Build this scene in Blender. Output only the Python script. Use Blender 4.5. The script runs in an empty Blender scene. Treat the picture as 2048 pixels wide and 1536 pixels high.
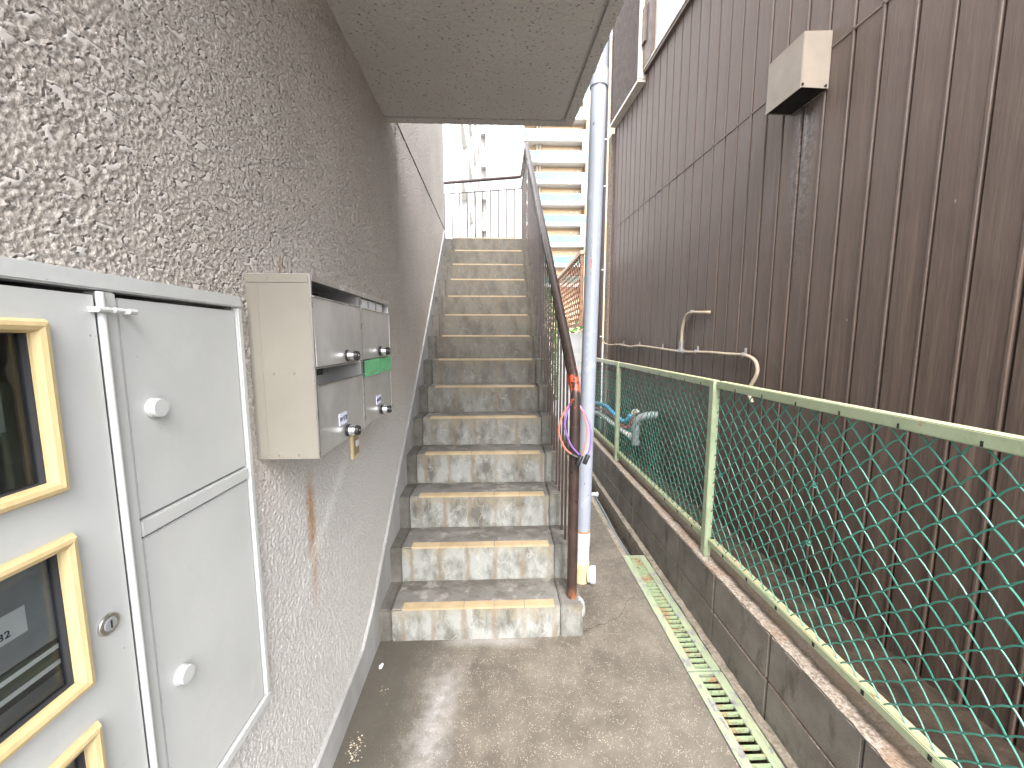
import bpy, bmesh, math, random
import numpy as np
from mathutils import Vector, Matrix

random.seed(7)
R = math.radians
scene = bpy.context.scene
COL = scene.collection

# ------------------------------------------------------------------ camera
cam_d = bpy.data.cameras.new('camera')
cam = bpy.data.objects.new('camera', cam_d)
COL.objects.link(cam)
cam.location = (0, 0, 1.536)
cam.rotation_euler = (R(90 - 6.437), 0, R(-1.532))
cam_d.sensor_width = 36
cam_d.lens = 36 * 780 / 2048
cam_d.clip_start = 0.02
cam_d.clip_end = 2000
scene.camera = cam

# ------------------------------------------------------------------ sky, sun, exposure
SUN_EL, SUN_AZ = 50, 175          # degrees; azimuth clockwise from +Y
world = bpy.data.worlds.new('World')
scene.world = world
world.use_nodes = True
wn = world.node_tree
wn.nodes.clear()
sky = wn.nodes.new('ShaderNodeTexSky')
sky.sky_type = 'NISHITA'
sky.sun_disc = False
sky.sun_elevation = R(SUN_EL)
sky.sun_rotation = R(SUN_AZ)
sky.air_density = 1.0
sky.dust_density = 4.0
sky.ozone_density = 1.0
hs = wn.nodes.new('ShaderNodeHueSaturation')
hs.inputs['Saturation'].default_value = 0.30      # overcast: the blue is washed out
bg = wn.nodes.new('ShaderNodeBackground')
bg.inputs['Strength'].default_value = 0.15
wo = wn.nodes.new('ShaderNodeOutputWorld')
wn.links.new(sky.outputs[0], hs.inputs['Color'])
wn.links.new(hs.outputs[0], bg.inputs['Color'])
wn.links.new(bg.outputs[0], wo.inputs['Surface'])

sun_d = bpy.data.lights.new('sun', 'SUN')
sun = bpy.data.objects.new('sun', sun_d)
COL.objects.link(sun)
sun_d.energy = 0.5
sun_d.angle = R(50)
sun_d.color = (1.0, 0.98, 0.95)
_d = Vector((math.sin(R(SUN_AZ)) * math.cos(R(SUN_EL)), math.cos(R(SUN_AZ)) * math.cos(R(SUN_EL)), math.sin(R(SUN_EL))))
sun.rotation_euler = _d.to_track_quat('Z', 'Y').to_euler()
sun.location = (0, -5, 30)

vs = scene.view_settings
vs.view_transform = 'Standard'
vs.look = 'None'
vs.exposure = 2.8
vs.gamma = 1
vs.use_curve_mapping = False
scene.cycles.max_bounces = 7
scene.cycles.diffuse_bounces = 4
scene.cycles.glossy_bounces = 2
scene.cycles.transparent_max_bounces = 6
scene.cycles.use_denoising = True

# ------------------------------------------------------------------ object helpers
def link(o):
    COL.objects.link(o)
    return o

def tag(o, label=None, cat=None, group=None, kind=None):
    if label: o['label'] = label
    if cat: o['category'] = cat
    if group: o['group'] = group
    if kind: o['kind'] = kind
    return o

def thing(name, loc=(0, 0, 0), rz=0.0, label=None, cat=None, group=None):
    o = link(bpy.data.objects.new(name, None))
    o.empty_display_size = 0.1
    o.location = loc
    o.rotation_euler = (0, 0, rz)
    return tag(o, label, cat, group)

class MB:
    def __init__(s):
        s.v = []; s.f = []; s.m = []
    def add(s, v, f, mi=0):
        n = len(s.v)
        s.v += [tuple(p) for p in v]
        s.f += [tuple(i + n for i in q) for q in f]
        s.m += [mi] * len(f)
        return s
    def box(s, x0, x1, y0, y1, z0, z1, mi=0):
        v = [(x0, y0, z0), (x1, y0, z0), (x1, y1, z0), (x0, y1, z0), (x0, y0, z1), (x1, y0, z1), (x1, y1, z1), (x0, y1, z1)]
        return s.add(v, [(3, 2, 1, 0), (4, 5, 6, 7), (0, 1, 5, 4), (1, 2, 6, 5), (2, 3, 7, 6), (3, 0, 4, 7)], mi)
    def tube(s, pts, r, n=8, cap=True, mi=0, rs=None, smooth=False):
        pts = [Vector(p) for p in pts]
        base = len(s.v)
        prev = None
        for i, p in enumerate(pts):
            if i == 0: t = pts[1] - pts[0]
            elif i == len(pts) - 1: t = pts[-1] - pts[-2]
            else: t = (pts[i + 1] - p).normalized() + (p - pts[i - 1]).normalized()
            t.normalize()
            if prev is None:
                a = Vector((0, 0, 1)) if abs(t.z) < .9 else Vector((1, 0, 0))
                x = t.cross(a).normalized()
            else:
                x = (prev - t * prev.dot(t)).normalized()
            prev = x
            y = t.cross(x)
            rr = rs[i] if rs else r
            for k in range(n):
                a = 2 * math.pi * k / n
                s.v.append(tuple(p + (x * math.cos(a) + y * math.sin(a)) * rr))
        for i in range(len(pts) - 1):
            for k in range(n):
                a = base + i * n + k; b = base + i * n + (k + 1) % n
                s.f.append((a, b, b + n, a + n)); s.m.append(mi)
        if cap:
            s.f.append(tuple(base + k for k in range(n))[::-1]); s.m.append(mi)
            e = base + (len(pts) - 1) * n
            s.f.append(tuple(e + k for k in range(n))); s.m.append(mi)
        return s
    def prism(s, poly, axis, a, b, mi=0):
        """extrude a 2-D polygon along axis from a to b (x: (y,z), y: (x,z), z: (x,y))"""
        def P(q, t):
            return {'x': (t, q[0], q[1]), 'y': (q[0], t, q[1]), 'z': (q[0], q[1], t)}[axis]
        n = len(poly)
        v = [P(q, a) for q in poly] + [P(q, b) for q in poly]
        f = [tuple(range(n)), tuple(range(2 * n - 1, n - 1, -1))]
        f += [((i + 1) % n, i, i + n, (i + 1) % n + n) for i in range(n)]
        return s.add(v, f, mi)
    def mesh(s, name, mats, bevel=0, seg=1, smooth=False):
        me = bpy.data.meshes.new(name)
        me.from_pydata(s.v, [], s.f)
        for m in (mats if isinstance(mats, (list, tuple)) else [mats]):
            me.materials.append(m)
        me.polygons.foreach_set('material_index', s.m)
        bm = bmesh.new(); bm.from_mesh(me)
        bmesh.ops.recalc_face_normals(bm, faces=bm.faces)
        if bevel:
            es = [e for e in bm.edges if len(e.link_faces) == 2 and e.calc_face_angle(0) > R(35)]
            bmesh.ops.bevel(bm, geom=es, offset=bevel, segments=seg, affect='EDGES', clamp_overlap=True)
        bm.to_mesh(me); bm.free()
        if smooth:
            me.polygons.foreach_set('use_smooth', [True] * len(me.polygons))
            me.set_sharp_from_angle(angle=R(40))
        me.update()
        return me
    def build(s, name, mats, parent=None, bevel=0, seg=1, smooth=False, loc=None):
        o = link(bpy.data.objects.new(name, s.mesh(name, mats, bevel, seg, smooth)))
        if parent: o.parent = parent
        if loc: o.location = loc
        return o

def inst(name, me, parent, loc=(0, 0, 0), rot=(0, 0, 0), sc=None):
    o = link(bpy.data.objects.new(name, me))
    o.parent = parent; o.location = loc; o.rotation_euler = rot
    if sc: o.scale = sc
    return o

def smooth_path(pts, n=8):
    """Catmull-Rom through the points"""
    P = [Vector(p) for p in pts]
    P = [P[0] * 2 - P[1]] + P + [P[-1] * 2 - P[-2]]
    out = []
    for i in range(1, len(P) - 2):
        for k in range(n):
            t = k / n
            a, b, c, d = P[i - 1], P[i], P[i + 1], P[i + 2]
            out.append(.5 * ((2 * b) + (c - a) * t + (2 * a - 5 * b + 4 * c - d) * t * t + (3 * b - a - 3 * c + d) * t ** 3))
    out.append(P[-2])
    return out

def text_mesh(body, size, m, depth=.0004):
    cu = bpy.data.curves.new('lettering', 'FONT')
    cu.body = body; cu.size = size; cu.extrude = depth
    cu.align_x = 'CENTER'; cu.align_y = 'CENTER'
    cu.resolution_u = 2
    o = link(bpy.data.objects.new('lettering_source', cu))
    dg = bpy.context.evaluated_depsgraph_get(); dg.update()
    me = bpy.data.meshes.new_from_object(o.evaluated_get(dg))
    bpy.data.objects.remove(o); bpy.data.curves.remove(cu)
    me.materials.clear(); me.materials.append(m)
    return me

# ------------------------------------------------------------------ material helpers
class G:
    def __init__(s, name):
        s.mat = bpy.data.materials.new(name)
        s.mat.use_nodes = True
        s.t = s.mat.node_tree
        s.b = s.t.nodes['Principled BSDF']
        s.b.inputs['Specular IOR Level'].default_value = .35
        s._pos = None
    def node(s, ty, **kw):
        n = s.t.nodes.new(ty)
        for k, v in kw.items(): setattr(n, k, v)
        return n
    def put(s, sock, v):
        if isinstance(v, bpy.types.NodeSocket): s.t.links.new(v, sock)
        elif v is not None:
            if sock.type == 'RGBA' and len(v) == 3: v = (*v, 1)
            sock.default_value = v
    @property
    def pos(s):
        if s._pos is None: s._pos = s.node('ShaderNodeNewGeometry')
        return s._pos.outputs['Position']
    @property
    def nrm(s):
        s.pos
        return s._pos.outputs['Normal']
    def rand(s):
        return s.node('ShaderNodeObjectInfo').outputs['Random']
    def objc(s):
        return s.node('ShaderNodeTexCoord').outputs['Object']
    def sep(s, v):
        n = s.node('ShaderNodeSeparateXYZ'); s.put(n.inputs[0], v)
        return n.outputs
    def vmap(s, v, scale=(1, 1, 1), loc=(0, 0, 0)):
        n = s.node('ShaderNodeMapping'); s.put(n.inputs['Vector'], v)
        n.inputs['Scale'].default_value = scale
        n.inputs['Location'].default_value = loc
        return n.outputs[0]
    def noise(s, scale, detail=4, rough=.55, v=None, stretch=None, dist=0):
        v = v or s.pos
        if stretch: v = s.vmap(v, stretch)
        n = s.node('ShaderNodeTexNoise')
        s.put(n.inputs['Vector'], v)
        n.inputs['Scale'].default_value = scale
        n.inputs['Detail'].default_value = detail
        n.inputs['Roughness'].default_value = rough
        n.inputs['Distortion'].default_value = dist
        return n.outputs['Fac']
    def voro(s, scale, v=None, stretch=None, feature='F1'):
        v = v or s.pos
        if stretch: v = s.vmap(v, stretch)
        n = s.node('ShaderNodeTexVoronoi', feature=feature)
        s.put(n.inputs['Vector'], v)
        n.inputs['Scale'].default_value = scale
        return n.outputs['Distance'], n.outputs.get('Color')
    def ramp(s, f, a=0., b=1., lo=0., hi=1.):
        n = s.node('ShaderNodeMapRange'); n.clamp = True
        s.put(n.inputs['Value'], f)
        for k, q in zip(('From Min', 'From Max', 'To Min', 'To Max'), (a, b, lo, hi)): s.put(n.inputs[k], q)
        return n.outputs[0]
    def math(s, op, a, b=None):
        n = s.node('ShaderNodeMath', operation=op)
        s.put(n.inputs[0], a)
        if b is not None: s.put(n.inputs[1], b)
        return n.outputs[0]
    def mix(s, f, a, b, mode='MIX'):
        n = s.node('ShaderNodeMix', data_type='RGBA', blend_type=mode)
        s.put(n.inputs[0], f); s.put(n.inputs[6], a); s.put(n.inputs[7], b)
        return n.outputs[2]
    def bump(s, h, dist=.002, strength=1., prev=None):
        n = s.node('ShaderNodeBump')
        n.inputs['Distance'].default_value = dist
        n.inputs['Strength'].default_value = strength
        s.put(n.inputs['Height'], h)
        if prev: s.put(n.inputs['Normal'], prev)
        return n.outputs[0]
    def done(s, col=None, rough=None, metal=None, nrm=None, spec=None):
        i = s.b.inputs
        s.put(i['Base Color'], col); s.put(i['Roughness'], rough); s.put(i['Metallic'], metal)
        if nrm: s.put(i['Normal'], nrm)
        if spec is not None: s.put(i['Specular IOR Level'], spec)
        return s.mat

def simple(name, col, rough=.6, metal=0, var=.12, scale=12, bump=0, bscale=200, spec=.35):
    """one paint or plastic with a little grime and unevenness"""
    g = G(name)
    n = g.noise(scale, 5, .6)
    d = tuple(c * (1 - var * 2) for c in col); l = tuple(min(1, c * (1 + var)) for c in col)
    c = g.mix(g.ramp(n, .3, .7), d, l)
    nr = g.bump(g.noise(bscale, 3), bump) if bump else None
    return g.done(c, g.ramp(n, .3, .7, rough + .08, rough - .06), metal, nr, spec)

# ------------------------------------------------------------------ materials
def m_stucco():
    g = G('stucco')
    z = g.sep(g.pos)
    big = g.noise(2.2, 4, .6)
    fine = g.noise(160, 4, .7)
    c = g.mix(g.ramp(big, .3, .7), (.49, .45, .405), (.60, .555, .505))
    c = g.mix(g.ramp(fine, .3, .75), g.mix(.5, c, (.26, .24, .215)), c)
    # paler, greyer repair coat on the lower part of the wall
    low = g.ramp(g.math('ADD', z[2], g.math('MULTIPLY', g.noise(3, 3), .5)), 1.25, 1.6, 1, 0)
    c = g.mix(g.math('MULTIPLY', low, .9), c, g.mix(g.ramp(fine, .3, .7), (.45, .437, .425), (.55, .538, .525)))
    # rust run below the mailbox, efflorescence beside it
    dy = g.math('ADD', g.math('ABSOLUTE', g.math('SUBTRACT', z[1], 1.245)), g.math('MULTIPLY', g.noise(30, 4), .05))
    run = g.math('MULTIPLY', g.ramp(dy, .028, .062, 1, 0), g.math('MULTIPLY', g.ramp(z[2], .62, .86), g.ramp(z[2], 1.02, 1.12, 1, 0)))
    c = g.mix(g.math('MULTIPLY', run, .85), c, (.33, .17, .06))
    dl = g.math('ABSOLUTE', g.math('SUBTRACT', g.math('SUBTRACT', z[2], .90), g.math('MULTIPLY', g.math('SUBTRACT', z[1], 1.35), .75)))
    wt = g.math('MULTIPLY', g.ramp(g.math('ADD', dl, g.math('MULTIPLY', g.noise(25, 5, .7), .12)), .05, .12, 1, 0), g.math('MULTIPLY', g.ramp(z[1], 1.05, 1.25), g.ramp(z[1], 1.5, 1.62, 1, 0)))
    c = g.mix(g.math('MULTIPLY', wt, .6), c, (.68, .67, .66))
    # small rust mark above the mailbox
    r2 = g.math('ADD', g.math('ABSOLUTE', g.math('SUBTRACT', z[1], 1.155)), g.math('MULTIPLY', g.math('ABSOLUTE', g.math('SUBTRACT', z[2], 1.745)), .45))
    r2 = g.ramp(g.math('ADD', r2, g.math('MULTIPLY', g.noise(60, 4), .03)), .018, .034, 1, 0)
    c = g.mix(g.math('MULTIPLY', r2, .6), c, (.24, .13, .05))
    pa = g.node('ShaderNodeAttribute', attribute_name='patch').outputs['Fac']      # trowel-flattened patches are smooth and paler
    keep = g.math('SUBTRACT', 1, g.math('MULTIPLY', pa, .85))
    c = g.mix(g.math('MULTIPLY', pa, .45), c, (.60, .58, .555))
    h1 = g.math('MULTIPLY', g.noise(230, 4, .7), keep)
    h2 = g.math('MULTIPLY', g.noise(85, 4, .65, stretch=(1, 1, .7)), keep)
    nr = g.bump(h1, .003, 1., g.bump(h2, .006, .8))
    return g.done(c, .68, 0, nr, .4)
M_STUCCO = m_stucco()

def m_soffit():
    g = G('soffit_coating')
    c = g.mix(g.ramp(g.noise(1.6, 4), .3, .7), (.56, .54, .515), (.65, .63, .605))
    sp, _ = g.voro(42, stretch=(1, 1.3, 1))
    dark = g.math('MULTIPLY', g.ramp(sp, .14, .28, 1, 0), g.ramp(g.noise(18, 3), .38, .52))
    c = g.mix(g.math('MULTIPLY', dark, .7), c, (.13, .12, .11))
    h = g.math('ADD', g.noise(48, 4, .65), g.math('MULTIPLY', g.noise(170, 3, .6), .5))
    nr = g.bump(h, .016, 1.)
    return g.done(c, .85, 0, nr, .2)
M_SOFFIT = m_soffit()

def m_skirting():
    g = G('skirting_render')
    c = g.mix(g.ramp(g.noise(7, 5, .6, stretch=(1, 1, .35)), .3, .7), (.25, .245, .238), (.35, .345, .34))
    return g.done(c, .7, 0, g.bump(g.noise(30, 4), .004, .7))
M_SKIRT = m_skirting()

def m_floor():
    g = G('wet_concrete')
    p = g.sep(g.pos)
    big = g.noise(1.7, 5, .62)
    mid = g.noise(7, 4, .6)
    c = g.mix(g.ramp(big, .32, .68), (.075, .066, .054), (.145, .127, .104))
    c = g.mix(g.math('MULTIPLY', g.ramp(mid, .42, .68), .5), c, (.21, .183, .15))
    # exposed aggregate
    sp, scol = g.voro(150)
    ag = g.math('MULTIPLY', g.ramp(sp, .22, .34, 1, 0), g.ramp(g.noise(30, 2), .42, .58))
    c = g.mix(g.math('MULTIPLY', ag, .7), c, (.40, .355, .30))
    gr = g.noise(420, 2)
    c = g.mix(g.ramp(gr, .52, .70), c, g.mix(.55, c, (.09, .078, .064)))
    # grimy corner by the wall and the foot of the stair
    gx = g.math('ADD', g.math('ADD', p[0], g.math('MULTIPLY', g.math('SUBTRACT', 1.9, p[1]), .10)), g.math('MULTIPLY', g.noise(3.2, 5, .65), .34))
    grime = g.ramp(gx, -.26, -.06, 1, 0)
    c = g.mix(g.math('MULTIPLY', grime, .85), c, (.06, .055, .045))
    # lime bloom
    bx = g.math('ADD', g.math('ABSOLUTE', g.math('ADD', p[0], g.math('ADD', .275, g.math('MULTIPLY', g.math('SUBTRACT', p[1], 1.4), -.10)))), g.math('MULTIPLY', g.noise(9, 5, .7), .22))
    bl = g.math('MULTIPLY', g.ramp(bx, .10, .22, 1, 0), g.ramp(g.math('ADD', p[1], g.math('MULTIPLY', g.noise(6, 4), .3)), 1.72, 1.92, 1, 0))
    c = g.mix(g.math('MULTIPLY', bl, g.ramp(g.noise(22, 5, .7), .3, .65, .15, .65)), c, (.40, .39, .385))
    b2 = g.math('ADD', g.math('ABSOLUTE', g.math('SUBTRACT', p[1], 1.845)), g.math('MULTIPLY', g.noise(9, 5, .7), .09))
    b2 = g.math('MULTIPLY', g.ramp(b2, .045, .10, 1, 0), g.math('MULTIPLY', g.ramp(p[0], -.34, -.2), g.ramp(p[0], .05, .2, 1, 0)))
    c = g.mix(g.math('MULTIPLY', b2, .4), c, (.42, .405, .39))
    ro = g.ramp(g.math('ADD', g.math('MULTIPLY', big, .6), g.math('MULTIPLY', mid, .4)), .35, .65, .62, .85)
    nr = g.bump(g.noise(330, 3, .6), .0016, 1., g.bump(g.noise(14, 4), .004, .6))
    return g.done(c, ro, 0, nr, .25)
M_FLOOR = m_floor()

def m_stair(name, dark=0.):
    g = G(name)
    p = g.sep(g.pos); n = g.sep(g.nrm)
    riser = g.ramp(g.math('ABSOLUTE', n[1]), .4, .6)
    big = g.noise(4.5, 5, .62)
    c0 = g.mix(g.ramp(big, .3, .7), (.125, .118, .107), (.20, .192, .177))
    # wet black grime lying towards the back of each tread
    fy = g.math('FRACT', g.math('DIVIDE', g.math('SUBTRACT', p[1], 1.862), .237))
    gr = g.math('ADD', g.noise(7, 5, .68, stretch=(1, 1.6, 1)), g.math('MULTIPLY', g.math('SUBTRACT', fy, .62), .28))
    c0 = g.mix(g.math('MULTIPLY', g.ramp(gr, .44, .62), .8), c0, (.075, .067, .056))
    c0 = g.mix(g.math('MULTIPLY', g.ramp(g.noise(13, 4, .6), .55, .65), .35), c0, (.42, .39, .35))
    # lime-washed risers with leached patches, the lime fading up the flight to paint in dimmer light
    fz = g.math('FRACT', g.math('DIVIDE', g.math('ADD', p[2], .027), .2))
    lw = g.noise(10, 5, .66, stretch=(1, 1, .5))
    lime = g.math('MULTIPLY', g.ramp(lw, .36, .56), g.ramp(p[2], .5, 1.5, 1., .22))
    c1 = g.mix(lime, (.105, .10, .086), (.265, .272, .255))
    ring = g.math('ABSOLUTE', g.math('SUBTRACT', g.noise(6.5, 3, .5, stretch=(1.1, 1, .8)), .5))
    c1 = g.mix(g.math('MULTIPLY', g.ramp(ring, .0, .012, 1, 0), .4), c1, (.40, .39, .36))
    # brown runs below the joints of the nosing tiles, brown wash under the tiles
    w = g.math('ADD', p[0], g.math('ADD', .51 + .8 - .02, g.math('MULTIPLY', g.math('SUBTRACT', g.noise(9, 4), .5), .04)))
    w = g.math('ABSOLUTE', g.math('SUBTRACT', g.math('FRACT', g.math('ADD', g.math('DIVIDE', w, .156), .5)), .5))
    run = g.math('MULTIPLY', g.ramp(w, .03, .12, 1, 0), g.ramp(g.noise(6, 4, .6, stretch=(1, 1, .3)), .36, .56))
    c1 = g.mix(g.math('MULTIPLY', run, .75), c1, (.17, .13, .085))
    wash = g.ramp(g.math('ADD', g.math('MULTIPLY', fz, .45), g.noise(11, 5, .7, stretch=(1, 1, .7))), .80, .98)
    c1 = g.mix(g.math('MULTIPLY', wash, .55), c1, (.22, .185, .12))
    foot = g.ramp(g.math('ADD', g.math('MULTIPLY', fz, 1.2), g.noise(16, 5, .7)), .40, .60, 1, 0)
    c1 = g.mix(g.math('MULTIPLY', foot, .5), c1, (.12, .105, .08))
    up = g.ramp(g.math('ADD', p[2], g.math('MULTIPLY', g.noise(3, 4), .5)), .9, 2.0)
    c1 = g.mix(g.math('MULTIPLY', up, .65), c1, g.mix(g.ramp(lw, .35, .65), (.06, .05, .04), (.13, .112, .09)))  # upper risers dimmed in the colour to offset the skylight on them
    sp = g.noise(40, 4, .7)
    c1 = g.mix(g.math('MULTIPLY', g.ramp(sp, .60, .72), .3), c1, (.11, .095, .078))
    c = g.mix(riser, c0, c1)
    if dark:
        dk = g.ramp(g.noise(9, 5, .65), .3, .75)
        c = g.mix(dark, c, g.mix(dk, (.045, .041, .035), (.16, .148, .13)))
    f = g.noise(300, 3, .6)
    c = g.mix(g.ramp(f, .5, .75), c, g.mix(.35, c, (.05, .045, .04)))
    nr = g.bump(g.noise(220, 3, .6), .0012, 1., g.bump(g.noise(18, 5), .006, .7))
    return g.done(c, g.ramp(big, .3, .7, .5, .78), 0, nr, .35)
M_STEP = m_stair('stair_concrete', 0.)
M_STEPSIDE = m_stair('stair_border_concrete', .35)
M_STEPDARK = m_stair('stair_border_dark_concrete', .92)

def m_tile():
    g = G('nosing_tile')
    c = g.mix(g.ramp(g.noise(18, 4), .3, .7), (.29, .22, .13), (.37, .295, .185))
    c = g.mix(g.math('MULTIPLY', g.ramp(g.noise(60, 4, .7), .56, .72), .5), c, (.25, .18, .10))
    r = g.rand()
    c = g.mix(g.math('MULTIPLY', r, .25), c, (.55, .44, .28))
    return g.done(c, .55, 0, g.bump(g.noise(250, 2), .0006))
M_TILE = m_tile()

def m_railpaint():
    g = G('rail_brown_paint')
    p = g.sep(g.pos)
    c = g.mix(g.ramp(g.noise(14, 4), .3, .7), (.026, .015, .013), (.046, .028, .023))
    # worn through to red primer round the bend and down the post
    wz = g.math('MULTIPLY', g.ramp(p[2], .98, 1.08), g.ramp(p[2], 1.36, 1.46, 1, 0))
    wy = g.ramp(p[1], 2.06, 2.16, 1, 0)
    core = g.math('MULTIPLY', g.ramp(p[2], 1.26, 1.29), g.ramp(p[2], 1.345, 1.365, 1, 0))
    th = g.math('ADD', g.noise(26, 4, .6, stretch=(1, 1, .55)), g.math('MULTIPLY', core, .2))
    red = g.math('MULTIPLY', g.math('MULTIPLY', wz, wy), g.ramp(th, .60, .63))
    c = g.mix(red, c, (.62, .085, .04))
    rust = g.math('MULTIPLY', g.ramp(p[2], .16, .25, 1, 0), g.ramp(g.noise(30, 4), .4, .6))
    c = g.mix(rust, c, (.28, .10, .04))
    h = g.math('SUBTRACT', g.noise(70, 3, .6), g.math('MULTIPLY', red, .5))
    return g.done(c, g.ramp(g.noise(40, 4), .3, .7, .26, .46), 0, g.bump(h, .0012), .5)
M_RAIL = m_railpaint()

def m_pipe():
    g = G('pale_blue_pvc')
    c = g.mix(g.ramp(g.noise(5, 4, .6, stretch=(1, 1, .4)), .3, .7), (.235, .26, .305), (.285, .31, .355))
    sc = g.math('MULTIPLY', g.ramp(g.noise(38, 3, .6, stretch=(1, 1, .8)), .70, .72), 1)
    c = g.mix(sc, c, (.10, .11, .13))
    c = g.mix(g.math('MULTIPLY', g.ramp(g.noise(11, 4), .58, .68), .2), c, (.55, .58, .62))
    return g.done(c, .32, 0, None, .5)
M_PIPE = m_pipe()
M_PIPEW = simple('white_pvc', (.5, .51, .52), .4, var=.05, scale=20)
M_PIPEC = simple('cream_pvc', (.62, .48, .26), .45, var=.08, scale=20)
M_STAIN = simple('rusty_band', (.36, .19, .08), .7, var=.3, scale=60)

def m_fencepaint():
    g = G('pale_green_paint')
    n = g.sep(g.nrm)
    c = g.mix(g.ramp(g.noise(10, 4), .3, .7), (.235, .285, .18), (.31, .36, .235))
    up = g.ramp(n[2], .5, .8)
    top = g.mix(g.ramp(g.noise(9, 5, .65, stretch=(1, 2, 1)), .35, .6), (.47, .38, .23), (.35, .40, .25))
    c = g.mix(up, c, top)
    rs = g.ramp(g.noise(34, 5, .7, stretch=(1, .5, 1)), .63, .70)
    c = g.mix(g.math('MULTIPLY', rs, .8), c, (.22, .12, .05))
    return g.done(c, .5, 0, g.bump(g.noise(120, 3), .0008), .4)
M_FENCE = m_fencepaint()
def m_wire():
    g = G('green_coated_wire')
    c = g.mix(g.ramp(g.noise(4, 4), .35, .65), (.027, .14, .105), (.047, .215, .165))
    return g.done(c, .36, 0, None, .5)
M_WIRE = m_wire()
M_BLACK = simple('black_plastic', (.018, .018, .019), .4)
M_SLOT = simple('dark_slot', (.02, .018, .014), .9)

def m_block():
    g = G('concrete_block')
    r = g.rand()
    p = g.sep(g.pos); n = g.sep(g.nrm)
    c = g.mix(g.ramp(g.noise(5, 5, .62), .3, .7), (.115, .103, .089), (.205, .187, .163))
    c = g.mix(g.math('MULTIPLY', r, .4), c, (.105, .093, .08))
    dk = g.noise(9, 5, .65, stretch=(1, 1.4, .45))
    c = g.mix(g.math('MULTIPLY', g.ramp(dk, .56, .70), .7), c, (.055, .048, .036))
    pits = g.ramp(g.noise(330, 3, .65), .55, .68)
    c = g.mix(g.math('MULTIPLY', pits, .55), c, (.05, .042, .034))
    top = g.ramp(n[2], .5, .8)
    ct = g.mix(g.ramp(g.noise(110, 4, .7), .36, .62), (.17, .125, .09), (.47, .41, .35))
    ct = g.mix(g.math('MULTIPLY', g.ramp(g.noise(8, 4), .5, .66), .45), ct, (.27, .145, .075))
    back = g.ramp(g.math('ADD', p[0], g.math('MULTIPLY', g.noise(10, 5, .7), .05)), 1.128, 1.148)
    ct = g.mix(g.math('MULTIPLY', back, .85), ct, (.04, .03, .02))
    c = g.mix(top, c, ct)
    moss = g.math('MULTIPLY', g.ramp(p[2], .0, .09, 1, 0), g.ramp(g.noise(14, 5, .7), .46, .6))
    c = g.mix(g.math('MULTIPLY', moss, .6), c, (.05, .055, .03))
    nr = g.bump(g.noise(260, 4, .65), .0022, 1., g.bump(g.noise(30, 4), .004, .5))
    return g.done(c, .85, 0, nr, .25)
M_BLOCK = m_block()
def m_mortar():
    g = G('rough_mortar')
    c = g.mix(g.ramp(g.noise(60, 5, .7), .3, .7), (.17, .14, .105), (.38, .33, .27))
    c = g.mix(g.math('MULTIPLY', g.ramp(g.noise(9, 5, .7), .52, .66), .6), c, (.065, .07, .04))
    return g.done(c, .9, 0, g.bump(g.noise(110, 4, .7), .006), .2)
M_MORTAR = m_mortar()
M_JOINT = simple('joint_mortar', (.085, .07, .055), .9, var=.3, scale=40, bump=.002)

def m_grate():
    g = G('grate_peeling_green')
    pe = g.noise(38, 4, .62, stretch=(1.5, .6, 1))
    big = g.noise(5, 3)
    k = g.ramp(g.math('ADD', pe, g.math('MULTIPLY', g.math('SUBTRACT', big, .5), .5)), .41, .45)
    paint = g.mix(g.ramp(g.noise(4, 3), .35, .65), (.28, .34, .225), (.34, .375, .23))
    steel = g.mix(g.ramp(g.noise(50, 4), .3, .7), (.26, .25, .26), (.42, .41, .42))
    c = g.mix(k, steel, paint)
    return g.done(c, .5, g.math('MULTIPLY', g.math('SUBTRACT', 1, k), .5), g.bump(g.math('ADD', k, g.noise(200, 2)), .0008), .4)
M_GRATE = m_grate()
def m_gratebar():
    g = G('grate_bar_rusty_green')
    k = g.noise(16, 4, .6, stretch=(1, .6, 1))
    c = g.mix(g.ramp(k, .52, .62), (.27, .34, .20), (.30, .20, .11))
    c = g.mix(g.math('MULTIPLY', g.ramp(g.noise(90, 4, .7), .52, .66), .7), c, (.09, .06, .04))
    return g.done(c, .65, 0, g.bump(g.noise(150, 3), .001), .3)
M_GBAR = m_gratebar()

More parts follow.
